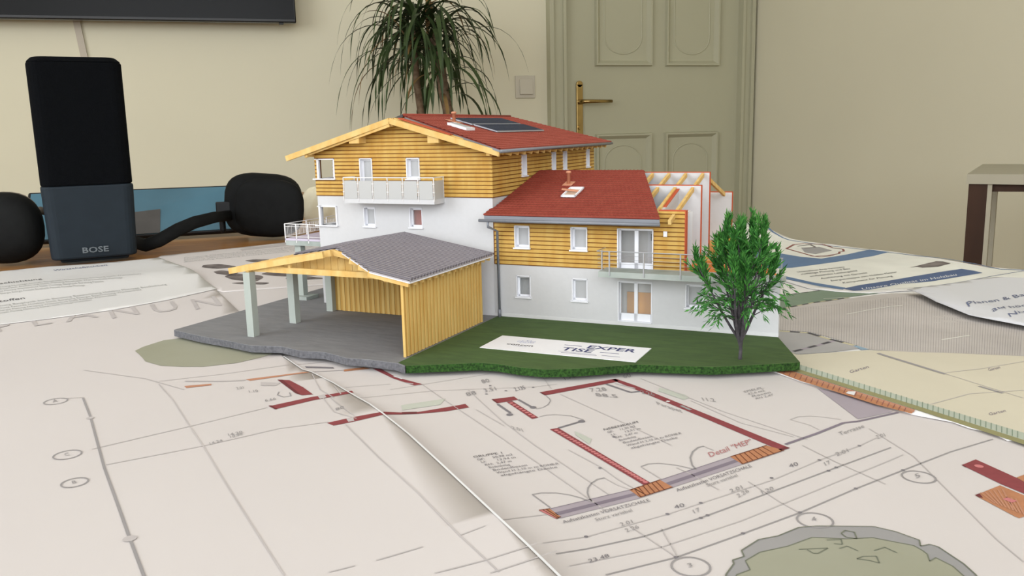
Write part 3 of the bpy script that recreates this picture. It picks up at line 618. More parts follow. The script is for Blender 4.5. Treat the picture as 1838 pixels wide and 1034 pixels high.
P.poly('lgrey', z7([(250, 170), (380, 175), (350, 195), (250, 195)])); P.line('grey', z7([(370, 235), (360, 255), (400, 270), (450, 262), (440, 240)]), .0006)
for ch, x0, x1, yb, hgt in (('P', -8, 26, 596, 15), ('L', 56, 94, 586, 14), ('A', 118, 177, 578, 16), ('N', 196, 251, 572, 17), ('U', 274, 323, 563, 16), ('N', 346, 398, 556, 18)):
    A = 'midgrey'; t0 = (x0, yb + 1); t1 = (x1, yb + 1 - (x1 - x0) * .16)
    P.text('lgrey', ch, t0, t1, (-10, -hgt), kind='printed_heading')
P.line('white', [(x - 1.2, y + .4) for x, y in edge3[3:]], .0009, 5)
P.done()

# --- brochure
def h4(x, y):
    a = onT(100, 520); q = onT(300, 500); d = seg_d(x, y, (a.x, a.y), (q.x, q.y)); return .004 * math.exp(-(d / .05) ** 2)
P = Sheet('text_brochure', 'glossy white text brochure with black headings at the left under the speaker', [(-160, 500), (0, 487), (90, 478), (170, 473), (250, 466), (285, 462), (330, 478), (370, 504), (389, 518), (300, 538), (200, 556), (100, 570), (0, 582), (-160, 600)], .0022, paper_glossy, h4, step=.015, cat='brochure')
words = 'Bauphysik Wärmeschutz Beschichtung Planung Holzbau Fertigung Montage Dämmung Statik Fassade Energie Konzept Innenausbau Beratung Ausführung'.split()
def lorem(n): return ' '.join(random.choice(words) for _ in range(n))
P.text('black', 'Beschichtung', (-20, 513), (76, 502), (-1, -3.2)); P.text('black', 'Baustoffen', (-40, 548), (45, 537), (-1, -3.4)); P.text('slate', 'Wirtschaftlichkeit', (96, 487), (194, 477), (-.5, -2.6))
for i in range(4): P.text('textgrey', lorem(9), (-60, 523 + i * 4.2), (255 - i * 34, 492.5 + i * 7.0), (-1, -2.3))
for i in range(4): P.text('textgrey', lorem(9), (-60, 558 + i * 4.6), (300 - i * 45, 512 + i * 9.2), (-1, -2.4))
P.done()
# --- photo page
P = Sheet('photo_page', 'printed page with dark photo fragments behind the carport', [(255, 474), (290, 459), (440, 443), (575, 428), (760, 410), (900, 410), (800, 500), (583, 511), (400, 524), (330, 510)], .0011, paper, None, cat='printed page')
zc = lambda p: zz(300, 380, .2176, p)
def ell(cx, cy, rx, ry, sk=0, n=26, seed=0):
    return [(cx + rx * math.cos(a) * (1 + .12 * math.sin(3 * a + seed)) + sk * math.sin(a), cy + ry * math.sin(a) * (1 + .15 * math.sin(4 * a + seed))) for a in [2 * math.pi * k / n for k in range(n)]]
for q in (ell(415, 452, 140, 17, 10, seed=1), ell(480, 505, 95, 17, 20, seed=2), ell(640, 545, 150, 30, 30, seed=3), ell(700, 592, 150, 9, 10, seed=4), ell(790, 405, 130, 12, -10, seed=5), ell(1020, 512, 230, 22, 20, seed=6), ell(1120, 548, 150, 14, 10, seed=7), ell(1500, 470, 160, 14, 10, seed=8)): P.poly('photo', zc(q), 1)
for i in range(4): P.text('textgrey', lorem(6), (330, 464 + i * 2.4), (590, 437 + i * 2.6), (0, -1.3))
P.poly('lgrey', [(430, 447), (574, 430), (576, 434), (434, 450)])
P.done()

# --- site plan
bz = bump(1600, 565, .07, .035, .6, .0045)
P = Sheet('site_plan_sheet', 'beige and grey site plan with hatched area right of the lawn', [(1180, 560), (1300, 470), (1500, 470), (1700, 480), (2000, 520), (2300, 640), (2300, 990), (1900, 820), (1838, 789), (1808, 790), (1780, 776), (1740, 768), (1710, 757), (1640, 744), (1540, 711), (1440, 685), (1380, 664), (1250, 620)], .0016, paper_glossy, bz, step=.015, cat='building plan')
P.poly('beige', [(1330, 600), (1435, 637), (1558, 629), (1700, 634), (1838, 640), (2200, 690), (2200, 900), (1838, 779), (1642, 720), (1438, 657), (1360, 632)])
P.poly('mint', [(1340, 622), (1438, 656), (1642, 719), (1838, 778), (2200, 890), (2200, 910), (1838, 791), (1642, 728), (1438, 665), (1340, 634)], 2)
P.poly('olive', [(1340, 634), (1438, 665), (1642, 728), (1838, 791), (2200, 910), (2200, 925), (1838, 799), (1642, 735.5), (1438, 671), (1340, 641)], 2)
P.poly('orange', [(1340, 642), (1394, 658), (1438, 672), (1642.6, 736.5), (1636, 743.4), (1572, 727), (1500, 704), (1438, 685), (1393, 668), (1330, 650)], 2)
P.poly('salmon', [(1438, 673), (1642, 737), (1640, 741), (1438, 678)], 3)
for i in range(24): f = i / 24; P.line('rust', [(1400 + 236 * f, 662 + 74 * f), (1396 + 236 * f, 670 + 73 * f)], .0004, 4)
for i in range(46): f = i / 46; P.line('teal', [(1400 + 436 * f, 644.5 + 133.5 * f), (1399 + 437 * f, 652.5 + 137 * f)], .0003, 4)
P.poly('white', [(1522, 704), (1536, 704), (1533, 711), (1518, 707)], 5)
P.poly('hatchbg', [(1398, 556), (1450, 546), (1520, 537), (1600, 527), (1660, 528), (1750, 556), (1838, 584), (2200, 640), (2200, 690), (1838, 640), (1700, 634), (1640, 633), (1558, 628), (1535, 620), (1490, 606), (1450, 596), (1392, 593)], 2)
for i in range(95):
    f = i / 95; x0 = 1400 + 440 * f; yt = 556 - 28 * min(1, (x0 - 1398) / 250) if x0 < 1648 else 528 + (x0 - 1648) * .31
    yb = 594 + (x0 - 1398) * .2 if x0 < 1560 else 629 + (x0 - 1560) * .04
    P.line('hatch', [(x0, yt + 2), (x0 + 4 * (1 - f) - 3, (yt + yb) / 2), (x0 + 5 * (1 - f) - 5, yb - 1)], .00035, 3)
P.poly('teal', [(1300, 545), (1400, 531), (1479.5, 520.6), (1530, 524), (1577, 527), (1512, 535.6), (1406, 553), (1300, 565)], 3)
P.poly('midgrey', [(1340, 595), (1398, 594.5), (1450, 597), (1500, 611), (1545, 626), (1500, 632), (1430, 637), (1330, 600)], 3)
P.poly('sky', [(1530, 621), (1540, 622), (1560, 628), (1546, 629)], 4)
P.line('yellow', [(1398, 595), (1450, 598.5), (1490, 610), (1533, 621)], .0028, 4)
P.line('black', [(1418, 596.5), (1450, 598.5), (1490, 610), (1533, 621)], .0026, 6, dash=.0105)
P.line('lilac', [(1425, 632), (1500, 612)], .0028, 4); P.line('black', [(1425, 632), (1500, 612)], .0026, 6, dash=.011)
P.line('yellow', [(1398, 556), (1460, 544), (1524, 535)], .0022, 4); P.line('black', [(1398, 556), (1460, 544), (1524, 535)], .0021, 6, dash=.012); P.line('black', [(1398, 532), (1480, 521)], .0016, 6, dash=.012)
P.line('grey', [(1576, 635), (1588, 639), (1640, 655), (1697, 672.6)], .0026, 4); P.line('grey', [(1757, 694), (1800, 707)], .002, 4)
P.line('lgrey', [(1697, 670), (1760, 663), (1860, 646)], .0005, 4); P.line('lgrey', [(1670, 727), (1740, 708), (1860, 700)], .0005, 4); P.line('lgrey', [(1697, 672), (1838, 716)], .0005, 4)
for a, b in (((1526, 671), (1560, 661)), ((1775, 667), (1796, 662)), ((1776, 747), (1806, 740))): P.text('purple', 'Garten', a, b, (-3, -4.5))
for a, b in (((1520, 565), (1620, 549)), ((1690, 611), (1740, 603)), ((1478, 537), (1520, 535))): P.line('cream', [a, b], .0012, 5)
P.done()
# --- poster
pr1 = onT(1700, 474); pr2 = onT(1380, 420)
def h6(x, y): return .012 * math.exp(-(((x - pr2.x) ** 2 + (y - pr2.y) ** 2) / .08 ** 2)) + .003 * math.exp(-(((x - pr1.x) ** 2 + (y - pr1.y) ** 2) / .09 ** 2)) + bz(x, y)
P = Sheet('blue_poster', 'white poster with blue bands and a red drawing near the far table edge', [(1300, 400), (1345, 400), (1375, 408), (1400, 420), (1425, 430), (1500, 439), (1600, 451), (1680, 463), (1760, 477), (1838, 484), (2050, 492), (2050, 540), (1800, 530), (1660, 520), (1560, 526), (1500, 523), (1450, 517), (1400, 502), (1340, 480), (1270, 440)], .0024, paper_glossy, h6, step=.012, cat='poster')
zp = lambda p: zz(1340, 410, .1632, p); zq = lambda p: zz(1640, 440, .1547, p)
P.poly('cream', [(1310, 405), (1345, 405), (1400, 424), (1500, 442), (1600, 454), (1680, 466), (1760, 480), (1838, 487), (2000, 494), (1850, 500), (1650, 516), (1560, 522), (1470, 516), (1400, 498), (1300, 440)], 0)
P.line('blue', zp([(240, -5), (290, 40), (400, 105), (470, 130), (650, 158), (1060, 210), (1360, 243), (1838, 298)]) + zq([(350, 158), (700, 218), (1000, 283), (1280, 292)]), .0022, 3)
P.poly('blue', zp([(-60, 230), (250, 275), (370, 277), (600, 315), (820, 335), (1100, 290), (1350, 235), (1570, 262), (1400, 305), (1130, 350), (500, 435), (250, 445), (-60, 420)]), 2)
P.line('rust', zp([(440, 225), (600, 270), (740, 310), (900, 300), (1020, 280), (1020, 262), (1070, 255), (1060, 230), (930, 215)]), .0024, 4)
P.line('rust', zp([(440, 225), (520, 180), (640, 170), (840, 180), (940, 210)]), .003, 4); P.line('photo', zp([(560, 200), (700, 180), (760, 210), (640, 225)]), .0025, 4); P.poly('shade', zp([(600, 215), (800, 205), (940, 245), (760, 285), (640, 265)]), 3); P.line('rust', zp([(700, 305), (820, 318), (960, 300)]), .002, 4)
P.poly('blue', zp([(300, 490), (370, 515), (720, 595), (1090, 655), (1060, 675), (800, 640), (380, 548), (300, 530)]), 2)
P.poly('dblue', zp([(1060, 665), (1250, 625), (1550, 580), (1838, 530)]) + zq([(300, 315), (555, 278), (700, 300), (800, 325), (500, 375), (200, 425)]) + zp([(1700, 615), (1350, 678), (1180, 688)]), 2)
P.text('white', 'Unsere Qualität im Holzbau', zp([(1270, 680)])[0], (1718, 495), (-2, -3.4))
P.line('slate', zq([(0, 500), (60, 497), (500, 440), (900, 365), (1280, 302)]), .0011, 3)
for i, (x0, x1, s_) in enumerate(((560, 1080, 'Unternehmen Ihres Vertrauens'), (600, 1140, 'vielfältige Planung und Bau'), (700, 1220, 'umfassendes Leistungsbild'), (820, 1330, 'Ausführung mit Garantie'), (930, 1660, 'Energiekonzepte vom Holzbau Meister'), (1060, 1610, 'Kompetenz für Planung'))):
    P.text('black', s_, zp([(x0, 490 + i * 24)])[0], zp([(x1, 490 + i * 24 - (x1 - x0) * (.11 + .006 * i))])[0], (-2, -2.4))
P.poly('photo', zp([(1790, 432), (1838, 424)]) + zq([(260, 190), (340, 193), (430, 215), (280, 255), (100, 265), (40, 255)]), 3)
P.done()
# --- letter
e7 = [(1640, 522), (1680, 540), (1740, 565), (1838, 584), (2000, 612)]; e7w = [tuple(onT(*p)[:2]) for p in e7]
def h7(x, y): d = min(seg_d(x, y, a, b_) for a, b_ in zip(e7w, e7w[1:])); return .006 * math.exp(-d / .04) + bz(x, y)
P = Sheet('letter_sheet', 'white letter with large blue grey writing at the right edge', [(1628, 519), (1640, 522), (1680, 541), (1740, 565), (1838, 584), (2000, 612), (2100, 560), (2000, 480), (1838, 489), (1740, 503), (1660, 515)], .003, paper_edge, h7, step=.012, cat='letter')
P.text('slate', 'Planen & Bauen', (1737, 552), (1868, 524), (-5, -8)); P.text('slate', 'auf höchstem', (1782, 561), (1890, 540), (-5, -7)); P.text('slate', 'Niveau', (1812, 570), (1868, 560), (-5, -6))
P.done()

# ------------------------------------------------------------------ model: ground plates
asph_poly = [(-35.06, 32.88), (-32.61, 32.28), (-30.38, 31.94), (-28.72, 31.58), (-27.16, 31.96), (-25.7, 31.58), (-24.45, 31.76), (-22.82, 31.23), (-21.63, 31.35), (-20.2, 31.25), (-19.58, 30.94), (-19.6, 31.02), (-20.18, 31.34), (-20.18, 41.6), (-5.34, 41.63), (-6.6, 44.9), (-7.9, 48.4), (-9.4, 52.4), (-10.9, 54.6), (-14, 59), (-35.06, 59)]
t = hthing('asphalt_plate', 'grey asphalt ground plate with a wavy front edge under the carport', 'model base', (-28, 40, -SLAB))
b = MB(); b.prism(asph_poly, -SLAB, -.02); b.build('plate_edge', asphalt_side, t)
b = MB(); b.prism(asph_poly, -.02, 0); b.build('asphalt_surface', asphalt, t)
lawn_poly = [(-20.2, 31.27), (-19.57, 31.04), (-18.05, 31.86), (-16.77, 32.57), (-15.93, 32.68), (-14.8, 32.5), (-13.67, 32.55), (-12.32, 33.2), (-10.31, 34.64), (-8.93, 34.95), (-7.13, 35.38), (-5.67, 36.24), (-3.85, 37.34), (-5.33, 41.58), (-20.16, 41.58), (-20.16, 32.2)]
lawn_poly[0] = (-20.16, 31.36)
t = hthing('lawn_plate', 'dark green lawn plate with a wavy front edge in front of the model annex', 'model base', (-12, 37, -SLAB))
lp = [p for p in lawn_poly]
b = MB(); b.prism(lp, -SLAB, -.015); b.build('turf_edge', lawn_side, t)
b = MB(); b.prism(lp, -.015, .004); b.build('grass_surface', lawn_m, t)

# banner
t = hthing('lawn_banner', 'white banner with dark blue EXPERTISE lettering lying on the model lawn', 'banner', (-14.15, 36.2, 0))
b = MB(); b.box(-17.93, -10.375, 34.92, 37.43, .004, .03); b.build('banner_sheet', banner_m, t)
def flat_text(fr, body, x, y, wd, ht, mt, name, z=.034, sh=0):
    vs, fs, w0, h0 = glyphs(body, bold=.022); b_ = MB(); b_.add([(x + vx / w0 * wd + vy / h0 * sh, y + vy / h0 * ht, z) for vx, vy in vs], fs); return b_.build(name, mt, fr, kind='stuff', fix=False)
flat_text(t, 'EXPER', -13.22, 36.42, 2.35, .55, navy, 'printed_lettering'); flat_text(t, 'TISE', -14.2, 35.72, 1.5, .55, navy, 'printed_lettering')
flat_text(t, 'concon', -17.0, 35.85, 1.35, .27, dark_mark, 'printed_lettering')
b = MB(); b.box(-14.35, -13.5, 36.66, 36.72, .03, .034); b.box(-12.35, -11.45, 35.92, 35.98, .03, .034); b.box(-14.0, -12.3, 35.32, 35.36, .03, .034); b.box(-12.1, -11.25, 35.42, 35.46, .03, .034); b.box(-14.2, -12.4, 35.5, 35.52, .03, .034)
b.box(-16.6, -15.9, 35.72, 35.74, .03, .034); b.build('printed_rules', navy, t, kind='stuff')
b = MB()
for cx, cy, r in ((-16.62, 36.6, .12), (-16.42, 36.78, .14), (-16.2, 36.82, .12), (-15.98, 36.7, .14), (-15.95, 36.5, .1), (-16.2, 36.48, .12), (-16.45, 36.45, .11)):
    n = 14; P_ = [(cx + r * math.cos(2 * math.pi * k / n), cy + r * math.sin(2 * math.pi * k / n)) for k in range(n)]; Q_ = [(cx + (r - .035) * math.cos(2 * math.pi * k / n), cy + (r - .035) * math.sin(2 * math.pi * k / n)) for k in range(n)]
    b.add([(x, y, .034) for x, y in P_ + Q_], [(k, (k + 1) % n, n + (k + 1) % n, n + k) for k in range(n)])
b.build('printed_emblem', paleblue, t, kind='stuff', fix=False)

# ------------------------------------------------------------------ model: main house
XA0, XA1, YA0, YA1, XM = -31.85, -20.33, 41.62, 57.95, -26.08
def roofA(x): return 11.0 - .277 * abs(x - XM)       # upper face of the covering
A = hthing('model_main_house', 'large gabled model house with larch boarded upper storey and solar panels', 'model house', (XM, 49.8, 0))
YW = YA0
holesA = [(-31.72, -30.48, 7.44, 8.62), (-28.72, -27.86, 6.50, 8.62), (-25.6, -24.74, 7.44, 8.62), (-31.77, -30.5, 4.70, 5.86), (-28.65, -27.85, 4.71, 5.85), (-25.57, -24.73, 4.72, 5.86)]
wt = .36
b = MB(); wall_cells(b, 'y', YA0, YA0 + wt, XA0, XA1, 0, 6.46, holesA[3:]); b.build('lower_front_wall', render_white, A)
b = MB(); wall_cells(b, 'y', YA0 + .0, YA0 + wt, XA0, XA1, 6.46, 8.8, holesA[:3]); b.vprism([(XA0, 8.8), (XA1, 8.8), (XA1, roofA(XA1) - .28), (XM, roofA(XM) - .28), (XA0, roofA(XA0) - .28)], YA0, YA0 + wt); b.build('upper_front_wall', sheath, A)
sideh = [(45.42, 46.1, 7.41, 8.63), (50.02, 50.65, 7.41, 8.63), (51.95, 52.58, 7.41, 8.63), (56.3, 56.9, 7.41, 8.63)]
b = MB(); wall_cells(b, 'x', XA1 - wt, XA1, YA0 + wt, YA1, 6.46, 9.1, sideh); b.build('upper_right_wall', sheath, A)
b = MB(); b.box(XA1 - wt, XA1, YA0 + wt, YA1 - wt, 0, 6.46); b.build('lower_right_wall', render_white, A)
lh = [(YA0 + wt, 43.3, 7.44, 8.62), (YA0 + wt, 43.35, 4.7, 5.86)]
b = MB(); wall_cells(b, 'x', XA0, XA0 + wt, YA0 + wt, YA1 - wt, 0, 6.46, lh[1:]); b.build('lower_left_wall', render_white, A)
b = MB(); wall_cells(b, 'x', XA0, XA0 + wt, YA0 + wt, YA1 - wt, 6.46, 9.1, lh[:1]); b.build('upper_left_wall', sheath, A)
b = MB(); b.box(XA0, XA1, YA1 - wt, YA1, 0, 8.8); b.vprism([(XA0, 8.8), (XA1, 8.8), (XA1, 9.1), (XM, 10.7), (XA0, 9.1)], YA1 - wt, YA1); b.build('rear_wall', render_white, A)
b = MB(); b.box(XA0 + wt, XA1 - wt, YA0 + wt, YA1 - wt, 6.2, 6.46); b.box(XA0 + wt, XA1 - wt, YA0 + wt, YA1 - wt, 3.4, 3.7); b.build('storey_floor', inner_grey, A)
b = MB(); b.box(-30.2, XA1 - wt, 42.25, 42.33, 3.7, 6.2); b.box(-30.2, XA1 - wt, 42.25, 42.33, 6.46, 9.0); b.box(-30.25, -30.2, 42.0, 44.6, 3.7, 6.2); b.box(-30.25, -30.2, 42.0, 44.6, 6.46, 9.0); b.build('interior_partition', inner_grey, A)
b = MB(); b.box(-25.75, -24.6, 42.2, 42.25, 4.5, 6.1); b.build('brick_partition', brick_red, A)
def gable(z):
    if z > roofA(XM) - .3: return None
    d = (roofA(XM) - .28 - z) / .277; return (XM - d, XM + d)
boards(A, 'y', YA0, -1, XA0 - .04, XA1 + .06, 6.46, 10.75, .217, holesA[:3], roof=gable)
boards(A, 'x', XA1, 1, YA0 - .06, YA1, 6.46, 9.12, .217, sideh)
boards(A, 'x', XA0, -1, YA0, YA1, 6.46, 9.0, .217, lh[:1])
for i, h in enumerate(holesA):
    if i in (0, 3): continue
    window(A, *h[:2], h[2], h[3], YA0, sill=(i != 1), pane=(pane_clear if i == 5 else None), proud=.09 if i < 3 else .02, depth=.36)
for i in (0, 3):                                     # open corner windows
    x0, x1, z0, z1 = holesA[i]; b = MB(); yo = YA0 - .06; xo = XA0 - .04
    b.box(x0 - .02, x0 + .1, yo, yo + .16, z0, z1)                    # corner post
    b.box(x0, x1, yo, yo + .2, z1 - .06, z1); b.box(x1 - .06, x1, yo, YA0 + wt, z0, z1); b.box(x1 - .2, x1 - .06, YA0 + .1, YA0 + .2, z0, z1)
    b.box(xo, xo + .3, yo, 43.32, z1 - .06, z1); b.box(XA0, XA0 + wt, 43.26, 43.32, z0, z1)
    f = b.build('corner_window', frame_white, A)
    b = MB(); b.box(x0 - .28, x1 + .05, YA0 - .16, YA0 + wt, z0 - .04, z0 + .03); b.box(x0 - .28, x0 + .3, YA0, 43.3, z0 - .04, z0 + .03); b.build('sill', frame_white, A, f)
for h in sideh: window(A, h[0], h[1], h[2], h[3], XA1, 'x', 1, sill=True, proud=.1, depth=.3, fw=.05)
# roof covering, right slope flares out towards the eave, with tiles
def slab(fr, name, poly, zf, th, mt, parent=None): b_ = MB(); b_.prism(poly, lambda x, y: zf(x, y) - th, zf); return b_.build(name, mt, fr, parent)
zr = lambda x, y: roofA(x)
polyR = [(XM, 42.3), (-19.3, 40.56), (-19.3, 58.72), (XM, 56.6)]
polyL = [(XM, 42.3), (XM, 56.6), (-32.9, 57.4), (-32.9, 42.3)]
rf = slab(A, 'roof_covering', polyR, lambda x, y: roofA(x) - .05, .05, tile_under)
slab(A, 'roof_covering', polyL, lambda x, y: roofA(x) - .03, .08, tile_under)
slab(A, 'roof_underlay', [(XM, 42.36), (-19.36, 40.62), (-19.36, 58.66), (XM, 56.5)], lambda x, y: roofA(x) - .10, .13, zinc)
slab(A, 'roof_sheathing', [(XM, 41.2), (-19.5, 40.75), (-19.5, 58.3), (XM, 56.3)], lambda x, y: roofA(x) - .24, .05, beam_m)
slab(A, 'roof_sheathing', [(XM, 41.2), (XM, 57.3), (-33.0, 57.3), (-33.0, 41.2)], lambda x, y: roofA(x) - .17, .05, beam_m)
def tiles(fr, parent, u0, u1f, v0, v1, nu, nv, place, name='roof_tiles', u0f=None, lift=.05, mt=None):
    """rows of overlapping tiles; place(u,v,h) -> point; u across, v up the slope"""
    b_ = MB(); dv = (v1 - v0) / nv; du = (nu)
    for j in range(nv):
        va, vb = v0 + dv * j, v0 + dv * (j + 1) + dv * .12
        ua = u0f(va) if u0f else u0; ub = u1f(va); ua2 = u0f(v0 + dv * (j + 1)) if u0f else u0; ub2 = u1f(v0 + dv * (j + 1))
        n = max(1, int(round((ub - ua) / du)))
        row = []
        for i in range(n * 3 + 1):
            f = i / (n * 3); ph = i % 3; hgt = (0.0, .03, .012)[ph]
            row.append((ua + (ub - ua) * f, ua2 + (ub2 - ua2) * f, hgt))
        vs = []
        for a, a2, hh in row: vs += [place(a, va, -.02), place(a, va, lift + hh), place(a2, vb, .0 + hh)]
        m_ = len(row); fs = []
        for i in range(m_ - 1):
            fs.append((i * 3, i * 3 + 1, (i + 1) * 3 + 1, (i + 1) * 3)); fs.append((i * 3 + 1, i * 3 + 2, (i + 1) * 3 + 2, (i + 1) * 3 + 1))
        b_.add(vs, fs)
    return b_.build(name, mt or tile_m, fr, parent, kind='stuff', fix=False)
fr_ = lambda v, a, c: a + (c - a) * v
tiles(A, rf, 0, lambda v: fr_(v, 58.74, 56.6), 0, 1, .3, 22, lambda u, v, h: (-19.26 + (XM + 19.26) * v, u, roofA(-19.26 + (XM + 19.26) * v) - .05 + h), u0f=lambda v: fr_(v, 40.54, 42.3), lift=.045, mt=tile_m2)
b = MB(); b.tube([(XM, 42.28, 10.98), (XM, 56.6, 10.98)], .09, 8); b.build('ridge_cap', tile_m, A, smooth=True)
b = MB(); b.beam((XM - .02, 42.25, 10.95), (XM - 1.0, 42.25, 10.66), .06, .14); b.build('verge_strip', dark_mark, A)
b = MB(); b.tube([(-19.24, 40.5, 8.96), (-19.24, 58.8, 8.96)], .085, 8); b.build('gutter', zinc, A, smooth=True)
b = MB(); b.box(-19.34, -19.30, 40.58, 58.7, 8.86, 9.07); b.build('fascia', zinc, A)
# verge rafters and purlins
yv = 40.82
for (xe, ze_off) in ((-33.3, 0), (-19.45, 0)):
    for yy, drop, w_, h_ in ((yv, .30, .16, .31), (yv + .5, .30, .14, .22)):
        xe2 = xe + (.3 if xe < XM else -.0) * (yy > yv)
        b = MB(); zt = lambda x: roofA(x) - drop - h_ / 2 + .12
        b.beam((XM, yy, zt(XM)), (xe2, yy, zt(xe2)), w_, h_); b.build('verge_rafter', beam_m, A)
b = MB(); b.beam((XM, yv - .01, roofA(XM) - .58), (-31.9, yv + .2, roofA(-31.9) - .50), .1, .16); b.build('verge_board', beam_m, A)
for xx in (XM, -28.55, -23.45, XA0 - .1, XA1 + .15):
    b = MB(); zt = roofA(xx) - .42; b.box(xx - (.34 if abs(xx - XM) in (2.47, 2.63) or xx in (-28.55, -23.45) else .1), xx + (.34 if xx in (-28.55, -23.45) else .1), 40.9, YA0 + .1, zt - (.42 if xx in (-28.55, -23.45) else .22), zt); b.build('purlin_end', beam_m, A)
for k in range(18):
    yy = 42.2 + k * .93
    b = MB(); x0, x1 = XA1 - .2, -19.42; b.beam((x0, yy, roofA(x0) - .38), (x1, yy, roofA(x1) - .38), .12, .2); b.build('eave_rafter', beam_m, A)
for k in range(17):
    yy = 42.2 + k * .93
    b = MB(); x0, x1 = XA0 + .2, -33.0; b.beam((x0, yy, roofA(x0) - .34), (x1, yy, roofA(x1) - .34), .12, .2); b.build('eave_rafter', beam_m, A)
b = MB(); b.beam((XM + .4, 41.3, roofA(XM + .4) - .10), (XM + 3.6, 41.3, roofA(XM + 3.6) - .16), .5, .05); b.build('tile_batten', cut_orange, A)
# solar panels, skylight, vent
def onA(x, y, h=0): return (x, y, roofA(x) + h)
for (xa, xb, ya, yb) in ((-25.06, -23.64, 45.9, 52.95), (-23.54, -22.02, 45.95, 53.05)):
    b = MB(); b.hexa([onA(xa, ya, .04), onA(xb, ya, .04), onA(xb, yb, .04), onA(xa, yb, .04)], [onA(xa, ya, .11), onA(xb, ya, .11), onA(xb, yb, .11), onA(xa, yb, .11)]); sp = b.build('solar_panel', alu, A)
    nx, ny = 4, 12; dx_, dy_ = (xb - xa - .1) / nx, (yb - ya - .1) / ny
    for i in range(nx):
        for j in range(ny):
            b = MB(); p0, p1 = xa + .05 + i * dx_ + .012, xa + .05 + (i + 1) * dx_ - .012; q0, q1 = ya + .05 + j * dy_ + .018, ya + .05 + (j + 1) * dy_ - .018
            b.hexa([onA(p0, q0, .1), onA(p1, q0, .1), onA(p1, q1, .1), onA(p0, q1, .1)], [onA(p0, q0, .125), onA(p1, q0, .125), onA(p1, q1, .125), onA(p0, q1, .125)]); b.build('solar_cell', solar_m, A, sp)
b = MB(); b.hexa([onA(-23.86, 43.3), onA(-22.66, 43.3), onA(-22.66, 44.35), onA(-23.86, 44.35)], [onA(-23.86, 43.3, .14), onA(-22.66, 43.3, .14), onA(-22.66, 44.35, .14), onA(-23.86, 44.35, .14)]); sk = b.build('skylight', frame_white, A)
b = MB(); b.hexa([onA(-23.7, 43.45, .13), onA(-22.82, 43.45, .13), onA(-22.82, 44.2, .13), onA(-23.7, 44.2, .13)], [onA(-23.7, 43.45, .16), onA(-22.82, 43.45, .16), onA(-22.82, 44.2, .16), onA(-23.7, 44.2, .16)]); b.build('pane', pane_grey, A, sk)
def vent(fr, c, h, parent=None, tilt=None):
    b_ = MB(); b_.lathe([(.1, -.1), (.1, h - .12), (.15, h - .12), (.16, h - .04), (.1, h), (.02, h + .01)], c, 14); v_ = b_.build('roof_vent', copper, fr, parent, smooth=True)
    return v_
v_ = vent(A, (-24.5, 45.3, roofA(-24.5)), .6)
b = MB(); b.hexa([onA(-24.9, 44.95, .03), onA(-24.1, 44.95, .03), onA(-24.1, 45.65, .03), onA(-24.9, 45.65, .03)], [onA(-24.9, 44.95, .05), onA(-24.1, 44.95, .05), onA(-24.1, 45.65, .05), onA(-24.9, 45.65, .05)]); b.build('vent_flashing', copper, A, v_)
# front balcony with frosted panels
bx0, bx1, by = -29.1, -23.25, 40.45
b = MB(); b.box(bx0, bx1, by, YA0, 6.16, 6.42); bal = b.build('balcony_floor', render_white, A)
b = MB(); b.box(bx0, bx1, by - .03, by + .03, 7.57, 7.62); b.box(bx0 - .03, bx0 + .03, by, YA0 - .05, 7.57, 7.62); b.box(bx1 - .03, bx1 + .03, by, YA0 - .05, 7.57, 7.62); b.build('handrail', rail_white, A, bal)
n = 6; w_ = (bx1 - bx0) / n
for i in range(n):
    b = MB(); b.box(bx0 + i * w_ + .06, bx0 + (i + 1) * w_ - .06, by - .02, by + .0, 6.42, 7.42); b.build('balustrade_panel', glass_panel_m, A, bal)
for xx in (bx0, bx1):
    b = MB(); b.box(xx - .01, xx + .01, by + .08, YA0 - .1, 6.42, 7.42); b.build('balustrade_panel', glass_panel_m, A, bal)
for i in range(n + 1):
    b = MB(); xx = bx0 + i * w_; b.box(xx - .022, xx + .022, by - .025, by + .02, 6.3, 7.58)
    for zz_ in (6.8, 7.25): b.box(xx - .06, xx + .06, by - .03, by + .01, zz_ - .02, zz_ + .02)
    b.build('railing_post', rail_white, A, bal)
for xx in (bx0, bx1):
    b = MB(); b.box(xx - .02, xx + .02, YA0 - .12, YA0 - .08, 6.42, 7.58); b.build('railing_post', rail_white, A, bal)
b = MB(); b.box(-28.8, -27.8, 42.2, 42.24, 6.5, 8.6); b.build('inner_door', inner_grey, A)

# ------------------------------------------------------------------ model: side terrace
T = hthing('model_terrace', 'raised concrete terrace on grey posts with white barred railing beside the large model house', 'terrace', (-33.3, 45, 0))
tx0, tx1, ty0, ty1, tz = -34.75, XA0 - .14, 42.0, 48.2, 3.72
b = MB(); b.box(tx0, tx1, ty0, ty1, tz - .36, tz - .06); b.build('terrace_slab', concrete, T)
b = MB(); b.box(tx0 - .03, tx1, ty0 - .03, ty1, tz - .06, tz + .06); b.build('terrace_deck', lilac, T)
for yy in (42.25, 47.7):
    b = MB(); b.box(-34.3, -33.86, yy, yy + .44, .1, tz - .36); b.build('terrace_post', post_m, T)
    b = MB(); b.box(-34.6, -33.3, yy - .45, yy + .75, 0, .2); b.build('footing', concrete, T)
b = MB()
for (p, q) in (((tx0, ty0), (tx0, ty1)), ((tx0, ty0), (tx1, ty0)), ((tx0, ty1), (tx1, ty1))):
    for zz_ in (4.68, 4.52, 3.9): b.beam((p[0], p[1], zz_), (q[0], q[1], zz_), .04 if zz_ > 4.6 else .025, .04 if zz_ > 4.6 else .025)
b.build('terrace_handrail', rail_white, T)
